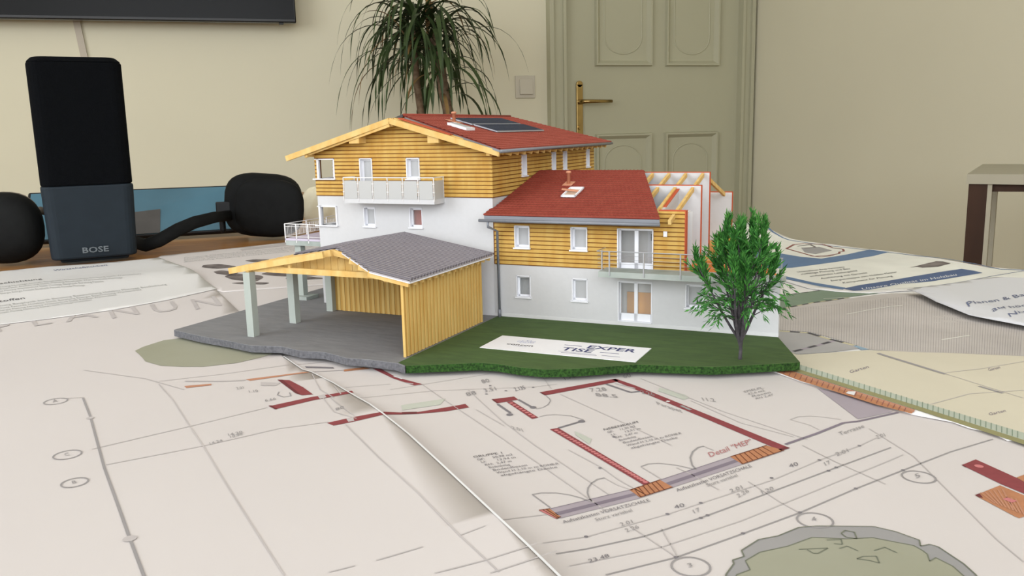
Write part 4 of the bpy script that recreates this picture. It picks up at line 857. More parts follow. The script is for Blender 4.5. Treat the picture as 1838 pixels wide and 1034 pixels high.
for p in [(tx0, ty0), (tx0, 44.1), (tx0, 46.2), (tx0, ty1), (-33.9, ty0), (-33.0, ty0), (-32.1, ty0), (-33.3, ty1)]:
    b = MB(); b.box(p[0] - .03, p[0] + .03, p[1] - .03, p[1] + .03, tz - .2, 4.68); b.build('terrace_rail_post', rail_white, T)
k = 0; y_ = ty0 + .12
while y_ < ty1 - .05:
    b = MB(); b.beam((tx0, y_, 3.9), (tx0 + U(-.02, .02), y_ + U(-.03, .03), 4.52), .02, .02); b.build('baluster', rail_white, T); y_ += .125
x_ = tx0 + .15
while x_ < tx1 - .1:
    b = MB(); b.beam((x_, ty1, 3.9), (x_, ty1, 4.52), .02, .02); b.build('baluster', rail_white, T); x_ += .14

# ------------------------------------------------------------------ model: annex, cut open at the right
B = hthing('model_annex', 'low model annex with red tiled roof cut open to show white rooms and rafters', 'model house', (-13, 48, 0))
YB0, XB0, XB1, XC = 41.62, XA1, -5.34, -9.88
def roofB(y): return 5.7 + .26 * (y - 40.6) if y <= 48.1 else 7.65 - .26 * (y - 48.1)
hU = [(-19.05, -18.17, 3.82, 5.02), (-15.85, -14.94, 3.81, 5.02), (-13.33, -11.46, 2.90, 5.02)]
hL = [(-19.03, -18.19, 1.13, 2.31), (-15.83, -14.96, 1.12, 2.31), (-13.32, -11.5, .19, 2.32), (-9.82, -8.9, 1.12, 2.33)]
b = MB(); wall_cells(b, 'y', YB0, YB0 + wt, XB0 + .01, XB1, 0, 2.88, hL); b.build('lower_front_wall', render_white, B)
CUT = [(-5.34, 41.98), (-6.6, 44.9), (-7.9, 48.4), (-9.4, 52.4), (-10.7, 54.2)]
b = MB(); b.prism(CUT + [(x - .35, y) for x, y in CUT[::-1]], 0, 2.6); b.build('lower_right_wall', render_white, B)
b = MB(); b.box(XB0 + .01, XB1 + .01, YB0 - .025, YB0, 0, .17); b.build('plinth', plinth, B)
b = MB(); wall_cells(b, 'y', YB0, YB0 + wt, XB0, XC, 2.88, 5.62, hU); b.build('upper_front_wall', sheath, B)
b = MB(); b.vprism([(XC - .01, 2.9), (XC + .03, 2.9), (XC + .03, 5.97), (XC - .01, 5.97)], YB0 - .07, YB0 + wt); b.vprism([(-11.2, 5.93), (XC, 5.93), (XC, 5.99), (-11.2, 5.99)], YB0 - .05, YB0 + .1); b.build('cut_edge', cut_orange, B)
b = MB(); b.box(-13.6, XC, YB0, YB0 + wt, 5.62, 5.93); b.build('wall_plate', beam_m, B)
b = MB(); b.box(-12.9, XC - .05, YB0 + wt, 42.9, 5.78, 5.84); b.build('ceiling_strip', inner_grey, B)
boards(B, 'y', YB0, -1, XB0 + .08, XC - .01, 2.88, 5.93, .222, hU)
clear = pane_clear
for i, h in enumerate(hU):
    if i < 2: window(B, *h, YB0, proud=.1, depth=.36)
    else: window(B, *h, YB0, proud=.1, depth=.36, sill=False, mull=.2, low=.22, pane=clear, fw=.08)
for i, h in enumerate(hL):
    if i == 2: window(B, *h, YB0, proud=.02, depth=.36, sill=False, mull=.18, low=.3, pane=clear, fw=.08)
    else: window(B, *h, YB0, proud=.02, depth=.36, pane=(clear if i == 0 else None), fw=.09)
# storey floor with parquet
fpoly = [(XC, YB0 + .3), (-5.42, 41.98), (-6.61, 44.89), (-7.55, 47.4), (-7.9, 48.43), (-9.37, 52.37), (-10.6, 54.2), (XC - .3, 54.2), (XC - .3, 46)]
b = MB(); b.prism([(XB0 + .4, YB0 + wt)] + CUT + [(XB0 + .4, 54.2)], 2.6, 2.86); b.build('storey_slab', inner_grey, B)
b = MB(); b.prism([(-20, YB0 + wt), (-5.42, YB0 + wt), (-5.9, 43.2), (-6.61, 44.89), (-6.9, 45.6), (-20, 45.6)], 2.86, 2.91); b.build('parquet_floor', parquet, B)
b = MB(); b.prism([(-20, 45.6), (-6.9, 45.6), (-7.2, 46.6), (-7.9, 48.43), (-8.2, 49.3), (-9.37, 52.37), (-10.0, 54.2), (-20, 54.2)], 2.86, 2.92); b.build('parquet_floor', parquet2, B)
b = MB(); b.prism([(-9.2, 47.3), (-8.2, 47.3), (-8.5, 48.4), (-9.5, 48.4)], 2.92, 3.5); b.prism([(-9.5, 48.6), (-8.6, 48.6), (-9.0, 49.6), (-9.9, 49.6)], 2.92, 3.9); b.build('wooden_stair', parquet2, B)
b = MB(); b.box(-9.8, XB1 - .05, YB0 + .02, YB0 + .36, 2.86, 2.9); b.build('wall_top', inner_grey, B)
# cross walls seen through the open roof
for (yy, zt, x0, x1) in ((45.6, 6.9, -19.9, -10.02), (48.05, 7.46, -19.9, -10.1), (54.1, 5.93, -19.9, -9.97)):
    b = MB(); b.box(x0, x1, yy, yy + .2, 2.92, zt); b.build('inner_wall', render_white, B)
    b = MB(); b.box(x0, x1 + .03, yy - .01, yy + .2, zt - .0, zt + .05); b.box(x1, x1 + .035, yy - .01, yy + .2, 2.92, zt + .05); b.build('cut_edge', cut_orange, B)
b = MB(); b.prism([(-11.35, YB0 + wt + .1), (-11.2, YB0 + wt + .1), (-11.2, 45.6), (-11.35, 45.6)], 2.92, lambda x, y: roofB(y) - .3); b.build('inner_wall', render_white, B)
b = MB(); b.prism([(-11.38, 42.9), (-11.16, 42.9), (-11.16, 45.6), (-11.38, 45.6)], lambda x, y: roofB(y) - .3, lambda x, y: roofB(y) - .25); b.build('cut_edge', cut_orange, B)
# roof
pB = [(-20.36, 40.6), (-10.9, 40.6), (-13.86, 48.1), (-20.24, 48.1), (-20.24, 41.5), (-20.36, 41.5)]
slab(B, 'roof_underlay', [(-20.24, 40.66), (-10.97, 40.66), (-13.9, 48.1), (-20.24, 48.1)], lambda x, y: roofB(y) - .1, .08, zinc)
rb = slab(B, 'roof_covering', pB, lambda x, y: roofB(y) - .03, .06, tile_under)
slab(B, 'roof_covering', [(-20.24, 48.1), (-13.9, 48.1), (-13.9, 55.5), (-20.24, 55.5)], lambda x, y: roofB(y) - .03, .1, tile_under)
tiles(B, rb, 0, lambda v: fr_(v, -10.88, -13.86), 0, 1, .222, 22, lambda u, v, h: (u, 40.56 + 7.54 * v, roofB(40.56 + 7.54 * v) - .03 + h), u0f=lambda v: -20.38 if v < .12 else -20.25, lift=.05)
b = MB(); b.box(-20.36, -10.9, 40.62, 40.66, 5.42, 5.6); b.build('fascia', zinc, B)
b = MB(); b.box(-20.3, -10.95, 40.66, 40.74, 5.36, 5.46); b.build('eave_board', beam_m, B)
b = MB(); b.tube([(-20.62, 40.5, 5.36), (-10.85, 40.5, 5.36)], .085, 8); b.build('gutter', zinc, B, smooth=True)
b = MB(); b.tube([(-20.1, 40.52, 5.3), (-20.1, 40.52, 5.02), (-19.97, 41.36, 4.72), (-19.97, 41.4, .4)], .07, 8); b.tube([(-19.97, 41.4, .42), (-19.97, 41.4, 0)], .095, 8); b.build('downpipe', zinc, B, smooth=True)
rx = [-10.45, -11.4, -12.35, -13.3]
for x_ in rx:
    for (ya, yb) in ((40.75, 48.0), (48.2, 54.9)):
        b = MB(); b.beam((x_, ya, roofB(ya) - .28), (x_, yb, roofB(yb) - .28), .15, .22); b.build('rafter', beam_m, B)
x_ = -14.2
while x_ > -20.3:
    b = MB(); ya, yb = 40.75, 42.2; b.beam((x_, ya, roofB(ya) - .28), (x_, yb, roofB(yb) - .28), .15, .2); b.build('rafter', beam_m, B); x_ -= .94
# vent and skylight on the annex roof
def onB(x, y, h=0): return (x, y, roofB(y) + h)
v_ = vent(B, (-17.4, 45.4, roofB(45.4)), .75)
b = MB(); b.hexa([onB(-17.68, 45.1, .03), onB(-17.12, 45.1, .03), onB(-17.12, 45.75, .03), onB(-17.68, 45.75, .03)], [onB(-17.68, 45.1, .06), onB(-17.12, 45.1, .06), onB(-17.12, 45.75, .06), onB(-17.68, 45.75, .06)]); b.build('vent_flashing', copper, B, v_)
sx0, sx1, sy0, sy1 = -17.02, -16.2, 43.2, 44.65
b = MB()
for (a, c, d, e) in ((sx0, sx1, sy0, sy0 + .14), (sx0, sx1, sy1 - .14, sy1), (sx0, sx0 + .08, sy0, sy1), (sx1 - .08, sx1, sy0, sy1)):
    b.hexa([onB(a, d, .04), onB(c, d, .04), onB(c, e, .04), onB(a, e, .04)], [onB(a, d, .13), onB(c, d, .13), onB(c, e, .13), onB(a, e, .13)])
sk = b.build('skylight', frame_white, B)
b = MB(); b.hexa([onB(sx0 + .08, sy0 + .14, .04), onB(sx1 - .08, sy0 + .14, .04), onB(sx1 - .08, sy1 - .14, .04), onB(sx0 + .08, sy1 - .14, .04)], [onB(sx0 + .08, sy0 + .14, .06), onB(sx1 - .08, sy0 + .14, .06), onB(sx1 - .08, sy1 - .14, .06), onB(sx0 + .08, sy1 - .14, .06)]); b.build('pane', mat('warm_skylight_glass', (176, 128, 92), .3, scale=40, col2=(210, 196, 180), var=.1), B, sk)
b = MB(); b.hexa([onB(sx0 - .22, 43.88, .2), onB(sx1 - .1, 43.88, .1), onB(sx1 - .1, 44.02, .1), onB(sx0 - .22, 44.02, .2)], [onB(sx0 - .22, 43.88, .25), onB(sx1 - .1, 43.88, .15), onB(sx1 - .1, 44.02, .15), onB(sx0 - .22, 44.02, .25)]); b.build('opened_sash', copper, B, sk)
# interiors behind the glass
b = MB(); b.box(-20, -14.2, 42.3, 42.36, 2.92, 5.6); b.box(-20, -5.8, 42.6, 42.66, .05, 2.6); b.box(-14.2, -9.95, 43.4, 43.46, 2.92, 5.75); b.build('interior_partition', inner_grey, B)
b = MB(); b.box(-12.25, -11.5, 43.34, 43.4, 2.92, 4.95); d_ = b.build('inner_door', frame_white, B)
b = MB(); b.box(-12.07, -12.02, 43.3, 43.34, 4.2, 4.55); b.box(-12.07, -11.9, 43.27, 43.31, 4.36, 4.4); b.build('door_lever', dark_mark, B, d_)
b = MB(); b.box(-18.75, -18.3, 42.54, 42.6, .1, 2.3); d_ = b.build('inner_door', frame_white, B)
b = MB(); b.box(-18.55, -18.5, 42.5, 42.54, 1.55, 1.85); b.box(-18.55, -18.42, 42.48, 42.52, 1.7, 1.73); b.build('door_lever', dark_mark, B, d_)
b = MB(); b.box(-13.1, -11.3, 42.5, 42.58, .1, 1.6); b.build('wooden_panel', parquet2, B)
b = MB(); b.box(-13.3, -11.5, 42.0, 42.5, .04, .1); b.build('parquet_floor', parquet2, B)
# wall lamp
b = MB(); b.box(-10.93, -10.75, YB0 - .16, YB0 - .06, 4.67, 4.93); b.build('wall_lamp', frame_white, B)
# concrete balcony along the annex
b = MB(); b.box(-13.88, -5.05, 40.2, YB0 - .08, 2.72, 3.0); cb = b.build('concrete_balcony', concrete, B)
b = MB(); b.tube([(-13.95, 41.55, 4.02), (-13.95, 40.18, 4.02), (-5.05, 40.18, 4.02)], .028, 6)
b.build('handrail', steel, B, cb)
for zz_ in (3.22, 3.42, 3.62, 3.82):
    b = MB(); b.tube([(-13.92, 41.5, zz_), (-13.92, 40.2, zz_), (-5.05, 40.2, zz_)], .009, 4); b.build('rail_wire', steel, B, cb)
for px_ in (-13.86, -13.3, -11.55, -9.75, -8.0, -6.3, -5.1):
    b = MB(); yy = 40.19 if px_ != -13.86 else 40.7
    b.box(px_ - .03, px_ + .03, yy - .03, yy + .03, 2.8 if px_ != -13.86 else 3.0, 4.0); b.build('railing_post', steel, B, cb)

# ------------------------------------------------------------------ model: carport
Cp = hthing('model_carport', 'open model carport with upright larch boards and grey corrugated roof', 'carport', (-25.2, 36, 0))
XR0 = -25.2
def roofC(x): return 4.57 - .175 * abs(x - XR0)
sl = lambda x, y: roofC(x)
for yy, x0, x1 in ((33.0, -30.16, -29.74), (36.3, -30.16, -29.74), (39.6, -30.16, -29.74)):
    b = MB(); b.box(x0, x1, yy, yy + .42, 0, 3.3); b.build('post', post_m, Cp)
b = MB(); b.box(-21.15, -20.75, 39.45, 39.85, 0, 3.3); b.build('post', post_m, Cp)
# board walls
x_ = 32.25; k = 0; n = 48; pitch = (39.95 - 32.25) / n
b = MB(); b.box(-20.42, -20.36, 32.28, 39.95, .02, 3.42); b.build('board_backing', vgap, Cp)
b = MB(); b.box(-29.7, -20.42, 39.98, 40.04, .02, 3.5); b.build('board_backing', vgap, Cp)
for i in range(n):
    y0 = 32.25 + i * pitch; b = MB(); pr = .07 if i % 2 else .02
    b.box(-20.36, -20.34 + pr, y0 + (.0 if i % 2 else .012), y0 + pitch - (.0 if i % 2 else .012), .02, 3.42); b.build('upright_board', vboard_m if i % 2 else vboard_m2, Cp)
n = 56; pitch = (29.75 - 20.42) / n
for i in range(n):
    x0 = -29.75 + i * pitch; b = MB(); pr = .045 if i % 2 else .025
    b.box(x0 + (.0 if i % 2 else .01), x0 + pitch - (.0 if i % 2 else .01), 39.98 - pr, 39.98, .02, 3.5); b.build('upright_board', vboard_m if i % 2 else vboard_m2, Cp)
b = MB(); b.box(-20.43, -20.3, 32.22, 32.27, 0, 3.4); b.build('corner_board', vboard_m, Cp)
# frame
for xx in (-29.95, -20.4):
    b = MB(); b.box(xx - .1, xx + .1, 32.3 if xx > -21 else 33.1, 40.15, 3.3, 3.56); b.build('wall_plate', beam_m, Cp)
b = MB(); b.box(XR0 - .09, XR0 + .09, 34.1, 40.2, roofC(XR0) - .5, roofC(XR0) - .3); b.build('ridge_beam', beam_m, Cp)
yy = 33.1; k = 0
while yy < 40.3:
    b = MB(); b.beam((XR0, yy, roofC(XR0) - .2), (-31.1, yy, roofC(-31.1) - .22), .14, .3); b.build('rafter', beam_m, Cp); yy += .62; k += 1
yy = 32.05
while yy < 40.3:
    xs = XR0 if yy > 33.9 else (XR0 + (34.2 - yy) * 1.5)
    b = MB(); b.beam((xs, yy, roofC(xs) - .2), (-19.85, yy, roofC(-19.85) - .2), .14, .28); b.build('rafter', beam_m, Cp); yy += .62
for yy in (33.4, 35.2, 37.2, 39.8):
    b = MB(); b.box(-30.0, -20.5, yy - .08, yy + .08, 3.32, 3.6); b.build('tie_beam', beam_m, Cp)
    for xk, zk in ((-27.5, .55), (-23.0, .5)):
        b = MB(); b.box(xk - .08, xk + .08, yy - .06, yy + .06, 3.6, roofC(xk) - .25); b.build('queen_post', beam_m, Cp)
# boarded gable between tie beam and roof
x_ = -29.9; k = 0
while x_ < -20.5:
    xb_ = min(x_ + .42, -20.45); yg = 34.3 if x_ < -24.4 else (34.3 - (x_ + 24.4) * .62 if x_ < -21.6 else 32.5)
    yg = max(yg, 32.5); zb_ = 3.36 + (.05 if k % 2 else 0)
    b = MB(); b.vprism([(x_ + .01, zb_), (xb_ - .01, zb_), (xb_ - .01, roofC(xb_) - .14), (x_ + .01, roofC(x_) - .14)], yg, yg + .05 + (.03 if k % 2 else 0)); b.build('gable_board', beam_m, Cp); x_ += .42; k += 1
# corrugated covering as real ribs
def corrug(poly_front, x_a, x_b, yb_, sgn, name='corrugated_roof'):
    """ribs run down the slope (along x), repeated along y; front edge is the polyline y(x)"""
    def yf(x):
        for (xa, ya), (xb, yb2) in zip(poly_front, poly_front[1:]):
            lo, hi = min(xa, xb), max(xa, xb)
            if lo - 1e-6 <= x <= hi + 1e-6: return ya + (yb2 - ya) * ((x - xa) / (xb - xa))
        return poly_front[-1][1]
    def xrange(y):
        xs = [x_a + (x_b - x_a) * i / 120 for i in range(121)]; ok = [x for x in xs if yf(x) <= y + 1e-6]
        return (min(ok), max(ok)) if ok else None
    b_ = MB(); y = min(p[1] for p in poly_front); n = 0; p_ = .275
    while y < yb_ - .02:
        r = xrange(y + p_ / 2)
        if r and r[1] - r[0] > .1:
            a, c = r; prof = ((0, 0), (.38, 0), (.5, .075), (.85, .075), (1.0, 0)); vs = []
            for f, h in prof: vs += [(a, y + p_ * f, roofC(a) + h), (c, y + p_ * f, roofC(c) + h)]
            for f, h in prof: vs += [(a, y + p_ * f, roofC(a) - .03), (c, y + p_ * f, roofC(c) - .03)]
            m_ = len(prof)
            b_.m = 0; b_.add(vs, [(2 * i, 2 * i + 2, 2 * i + 3, 2 * i + 1) for i in range(m_ - 1) if i != 1] + [(2 * m_ + 2 * i, 2 * m_ + 2 * i + 1, 2 * m_ + 2 * i + 3, 2 * m_ + 2 * i + 2) for i in range(m_ - 1)])
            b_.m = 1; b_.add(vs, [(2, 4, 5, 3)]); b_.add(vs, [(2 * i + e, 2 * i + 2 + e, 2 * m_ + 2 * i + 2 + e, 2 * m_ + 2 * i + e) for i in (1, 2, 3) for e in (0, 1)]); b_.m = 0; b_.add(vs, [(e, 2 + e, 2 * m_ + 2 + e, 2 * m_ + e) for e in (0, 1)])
        y += p_
    return b_.build(name, [corr, corr_d], Cp, kind='stuff', fix=False)
fR = [(XR0, 34.2), (-21.8, 31.93), (-19.75, 31.93)]; fL = [(XR0, 34.2), (-29.2, 35.8)]
corrug(fR, XR0, -19.75, 40.25, 1); corrug(fL, XR0, -29.2, 40.35, -1)
b = MB(); b.prism(fR + [(-19.75, 40.25), (XR0, 40.25)], lambda x, y: roofC(x) - .1, lambda x, y: roofC(x) - .03); b.prism([(XR0, 34.2), (-29.2, 35.8), (-29.2, 40.35), (XR0, 40.35)], lambda x, y: roofC(x) - .1, lambda x, y: roofC(x) - .03); b.build('roof_sheet_edge', corr, Cp)
b = MB()
for (p, q) in ((fR[0], fR[1]), (fR[1], fR[2]), (fR[2], (-19.75, 40.25)), (fL[0], fL[1])):
    b.beam((p[0], p[1], roofC(p[0]) - .12), (q[0], q[1], roofC(q[0]) - .12), .03, .05)
b.build('edge_trim', frame_white, Cp)

# ------------------------------------------------------------------ model: willow
W = hthing('willow_tree', 'small green willow tree with dark forked trunk on the model lawn', 'tree', (-6.3, 36.96, 0))
tb = MB(); lf = [MB(), MB()]
base = Vector((-6.3, 36.96, 0))
def leaf(p, d, ln, wd, which):
    d = d.normalized(); r = d.cross(Vector((rnd() - .5, rnd() - .5, rnd() - .5))).normalized(); n_ = d.cross(r) * wd * .4
    m_ = lf[which]; m_.add([p, p + d * ln * .45 + r * wd - n_ * .3, p + d * ln, p + d * ln * .45 - r * wd - n_ * .3, p + d * ln * .45 + n_ * .5], [(0, 1, 4), (1, 2, 4), (2, 3, 4), (3, 0, 4)])
def twig(p, d, ln, rad, droop, dens=1.0, upf=0.0):
    pts = [Vector(p)]; d = d.normalized(); n = 8; st = ln / n
    for i in range(n):
        d = (d + Vector((U(-.1, .1), U(-.1, .1), -droop * (i / n) + upf))).normalized(); pts.append(pts[-1] + d * st)
    tb.tube(pts, [max(.006, rad * (1 - i / (n + 1))) for i in range(n + 1)], 4, cap=False)
    for i in range(2, n + 1):
        for k in range(int(4.2 * dens + rnd())):
            q = pts[i - 1].lerp(pts[i], rnd()); dd = (pts[i] - pts[i - 1]).normalized(); side = Vector((U(-1, 1), U(-1, 1), U(-.6, .6)))
            leaf(q, dd * .9 + side * .55, U(.24, .42), U(.028, .045), 0 if rnd() < .55 else 1)
    return pts
trunk = [base + Vector((0, 0, -.02)), base + Vector((.02, 0, .45)), base + Vector((0, 0, .95))]
tb.tube(trunk, [.085, .075, .09], 8)
random.seed(23)
stems = []
ns = 16
for k in range(ns):
    a = 2 * math.pi * k / ns + U(-.15, .15); tilt = (.14 + .46 * ((k * 7 % ns) / ns)); 
    if k % 5 == 0: tilt *= .45
    d = Vector((math.cos(a) * math.sin(tilt), math.sin(a) * math.sin(tilt), math.cos(tilt)))
    p = trunk[2] + Vector((math.cos(a) * .03, math.sin(a) * .03, -U(0, .3))); L_ = U(4.0, 4.8) if tilt < .3 else U(3.3, 4.1)
    pts = [p]; dd = d; n = 12
    for i in range(n):
        dd = (dd + Vector((U(-.05, .05), U(-.05, .05), .04))).normalized(); pts.append(pts[-1] + dd * L_ / n)
    tb.tube(pts, [.07 * (1 - i / (n + 2)) + .008 for i in range(n + 1)], 6, cap=False)
    stems.append(pts)
    for i in range(4, n + 1):
        f = i / n
        for q in range(2 if f < .75 else 3):
            a2 = U(0, 2 * math.pi) if rnd() < .35 else a + U(-1.1, 1.1)
            if f < .55:      # long arching drooping twigs
                if rnd() < .62: twig(pts[i], Vector((math.cos(a2), math.sin(a2), .62)), U(1.1, 2.0), .024, .44, .62)
            elif f < .8: twig(pts[i], Vector((math.cos(a2) * .7, math.sin(a2) * .7, 1.0)), U(.8, 1.35), .016, .10, .75, .02)
            else: twig(pts[i], Vector((math.cos(a2) * .3, math.sin(a2) * .3, 1.2)), U(.5, .9), .012, 0, .95, .05)
tb.build('trunk', bark, W, label=None, smooth=False, fix=False)
lf[0].build('foliage', leaf_g, W, kind='stuff', fix=False); lf[1].build('foliage', leaf_g2, W, kind='stuff', fix=False)

# ------------------------------------------------------------------ things at the far end of the table
def atdepth(px, py, dep):
    r = CR * ((px - 919) / FPX) + CU * (-(py - 517) / FPX) + CF; return CAM + r * dep
# speaker
q0 = onT(98, 472, .003); q1 = onT(248, 466, .003); dsp = (q0 - CAM).dot(CF)
c = (q0 + q1) / 2; wd = (atdepth(248, 466, dsp) - atdepth(97, 466, dsp)).length; ey = (c - CAM); ey.z = 0; ey.normalize(); ey = Matrix.Rotation(math.radians(3), 3, 'Z') @ ey; ex = Vector((ey.y, -ey.x, 0)); rot = math.atan2(ex.y, ex.x); dp = wd * .45
hgt_sp = (atdepth(130, 110, dsp * 1.01).z - (TOP + .003))
top_w = wd * 1.0
t = Frame('speaker', 'tall black speaker with cloth upper and charcoal lower body at the left of the table', 'speaker', (c.x + ey.x * dp / 2, c.y + ey.y * dp / 2, TOP + .0025), rot)
def rbox(mb, w0, w1, d0, d1, z0, z1, r=.012, n=5):
    def ring(w_, d_, z_):
        out = []
        for cx, cy, a0 in ((w_ / 2 - r, d_ / 2 - r, 0), (-w_ / 2 + r, d_ / 2 - r, 90), (-w_ / 2 + r, -d_ / 2 + r, 180), (w_ / 2 - r, -d_ / 2 + r, 270)):
            for k in range(n + 1): a = math.radians(a0 + 90 * k / n); out.append((cx + r * math.cos(a), cy + r * math.sin(a), z_))
        return out
    N_ = 4 * (n + 1); rs = [ring(w0, d0, z0), ring(w0 + (w1 - w0) * .5, d0 + (d1 - d0) * .5, (z0 + z1) / 2), ring(w1, d1, z1)]
    mb.add([v for q in rs for v in q], [(i * N_ + k, i * N_ + (k + 1) % N_, (i + 1) * N_ + (k + 1) % N_, (i + 1) * N_ + k) for i in range(2) for k in range(N_)] + [tuple(range(N_ - 1, -1, -1)), tuple(2 * N_ + k for k in range(N_))])
wm = wd + (top_w - wd) * .38
hm = hgt_sp * .385
b = MB(); rbox(b, wd - .006, wm, dp - .006, dp + (wm - wd), .004, hm); b.box(-wd / 2 + .012, wd / 2 - .012, -dp / 2 + .012, dp / 2 - .012, 0, .005); b.build('lower_body', speaker_grey, t, bevel=.003)
b = MB(); rbox(b, wm - .001, top_w, dp + (wm - wd) - .001, dp + (top_w - wd), hm, hgt_sp - .004, .014); rbox(b, top_w, top_w - .012, dp + (top_w - wd), dp + (top_w - wd) - .012, hgt_sp - .004, hgt_sp + .002, .014); b.build('cloth_cover', black_fabric, t, bevel=.002)
vs, fs, w0, h0 = glyphs('BOSE', bold=.02); b = MB(); bw = wd * .29
b.add([(x / w0 * bw - bw * .5, -dp / 2 - .0012, .0115 + y / h0 * .0062) for x, y in vs], fs); b.build('badge_lettering', badge_m, t, kind='stuff', fix=False)

# headphones: two cups standing on the table, band behind the speaker
def blob(mb, c, rx, ry, rz, rot_=0, nu=26, nv=16, pw=2.5, tilt=0):
    vs = []; fs = []; ca, sa = math.cos(rot_), math.sin(rot_); ct, st = math.cos(tilt), math.sin(tilt)
    se = lambda v, e: math.copysign(abs(v) ** e, v); e = 2 / pw
    for i in range(nv + 1):
        th = math.pi * i / nv - math.pi / 2
        for k in range(nu):
            ph = 2 * math.pi * k / nu; x = rx * se(math.cos(th), e) * se(math.cos(ph), e); y = ry * se(math.cos(th), e) * se(math.sin(ph), e); z = rz * se(math.sin(th), e)
            x, z = x * ct - z * st, x * st + z * ct
            vs.append((c[0] + x * ca - y * sa, c[1] + x * sa + y * ca, c[2] + z))
    for i in range(nv):
        for k in range(nu): fs.append((i * nu + k, i * nu + (k + 1) % nu, (i + 1) * nu + (k + 1) % nu, (i + 1) * nu + k))
    mb.add(vs, fs)
rc = onT(478, 437, .001); dr = (rc - CAM).dot(CF); lc = onT(20, 484, .001); dl_ = (lc - CAM).dot(CF)
def wpt(px, py, dep): return atdepth(px, py, dep)
mid = (rc + lc) / 2
t = wthing('headphones', 'black over ear headphones lying on the table with cups on both sides of the speaker', 'headphones', (mid.x, mid.y + .05, TOP))
cr = wpt(474, 380, dr + .05); hr = (wpt(474, 319, dr + .05) - wpt(474, 438, dr + .05)).length / 2; wr = (wpt(548, 380, dr + .05) - wpt(403, 380, dr + .05)).length / 2
cr.z = TOP + .003 + hr * .97
b = MB(); blob(b, cr, wr * .93, wr * .45, hr * .95, math.radians(-17), pw=3.2, tilt=math.radians(-5)); b.build('ear_cup', black_leather, t, smooth=True)
b = MB(); c2 = cr + Vector((wr * .12, -wr * .42, -.002)); blob(b, c2, wr * .84, wr * .20, hr * .84, math.radians(-17), pw=2.9, tilt=math.radians(-5)); b.build('ear_cushion', black_leather, t, smooth=True)
cl = wpt(8, 415, dl_ + .03); hl = (wpt(8, 353, dl_ + .03) - wpt(8, 485, dl_ + .03)).length / 2; wl = (wpt(76, 415, dl_ + .03) - wpt(-60, 415, dl_ + .03)).length / 2
cl.z = TOP + .003 + hl * .97
b = MB(); blob(b, cl, wl * 1.0, wl * .6, hl * .97, math.radians(-17), pw=2.4); b.build('ear_cup', black_leather, t, smooth=True)
b = MB(); c3 = wpt(12, 398, dl_ + .085); blob(b, c3, wl * .98, wl * .16, hl * .86, math.radians(-17), pw=2.4); b.build('ear_cushion', taupe_m, t, smooth=True, label='taupe inner cushion of the left cup')
def flat_band(mb, pts, ws, th):
    vs = []; fs = []
    for i, p in enumerate(pts):
        d = (pts[min(i + 1, len(pts) - 1)] - pts[max(i - 1, 0)]).normalized(); view = (p - CAM).normalized(); up_ = view.cross(d).normalized()
        if up_.z < 0: up_ = -up_
        nn = d.cross(up_).normalized(); w_ = ws[i] / 2
        for k in range(8): a = 2 * math.pi * k / 8; vs.append(p + up_ * w_ * math.copysign(abs(math.cos(a)) ** .6, math.cos(a)) + nn * th / 2 * math.copysign(abs(math.sin(a)) ** .6, math.sin(a)))
    n = len(pts)
    for i in range(n - 1):
        for k in range(8): fs.append((i * 8 + k, i * 8 + (k + 1) % 8, (i + 1) * 8 + (k + 1) % 8, (i + 1) * 8 + k))
    fs.append(tuple(range(7, -1, -1))); fs.append(tuple((n - 1) * 8 + k for k in range(8))); mb.add(vs, fs)
dq = (onT(262, 458, .001) - CAM).dot(CF)
pts = [wpt(120, 430, dq + .14), wpt(190, 444, dq + .12), wpt(240, 452, dq + .05), wpt(262, 448, dq + .01), wpt(285, 432, dq + .01), wpt(320, 412, dq + .02), wpt(350, 399, dq + .035), wpt(385, 390, dq + .05), wpt(425, 385, dr + .06)]
for p in pts: p.z = max(p.z, TOP + .012)
pxm = dq / FPX
b = MB(); flat_band(b, pts, [20 * pxm, 22 * pxm, 24 * pxm, 24 * pxm, 24 * pxm, 24 * pxm, 23 * pxm, 21 * pxm, 20 * pxm], .006); b.build('headband', black_leather, t, smooth=True)
b = MB(); p = wpt(403, 378, dr + .03); b.box(p.x - .011, p.x + .011, p.y - .004, p.y + .006, p.z - .012, p.z + .012); p = wpt(400, 408, dr + .05); b.tube([p + Vector((0, 0, .012)), p - Vector((0, 0, .004)), p - Vector((0, 0, .008))], [.0045, .0045, .003], 8); b.build('yoke_slider', black_plastic, t, bevel=.002)
pts = [wpt(72, 378, dl_ + .06), wpt(90, 382, dl_ + .1), wpt(105, 400, dl_ + .2)]
b = MB(); flat_band(b, pts, [14 * pxm, 12 * pxm, 12 * pxm], .008); b.build('yoke', taupe_m, t, smooth=True)

# tablet leaning behind the speaker
dt = dr + .13
A0 = onT(40, 436, .009); B0 = onT(446, 412, .009)
dA, dB = (A0 - CAM).dot(CF), (B0 - CAM).dot(CF)
A1, B1 = wpt(50, 345, dA + .05), wpt(428, 331, dB + .05)
c = (A0 + B0) / 2
t = wthing('tablet', 'wide tablet with a teal screen leaning at the back of the table behind the speaker', 'tablet', (c.x, c.y, TOP + .0))
nrm = (B0 - A0).cross(A1 - A0).normalized()
if nrm.dot(CAM - A0) < 0: nrm = -nrm
def quad_slab(mb, a, b_, c_, d_, off0, off1): mb.hexa([v + nrm * off0 for v in (a, b_, c_, d_)], [v + nrm * off1 for v in (a, b_, c_, d_)])
b = MB(); quad_slab(b, A0, B0, B1, A1, -.008, 0); b.build('tablet_body', black_plastic, t, bevel=.003)
lp_ = lambda u, v: (A0.lerp(B0, u)).lerp(A1.lerp(B1, u), v)
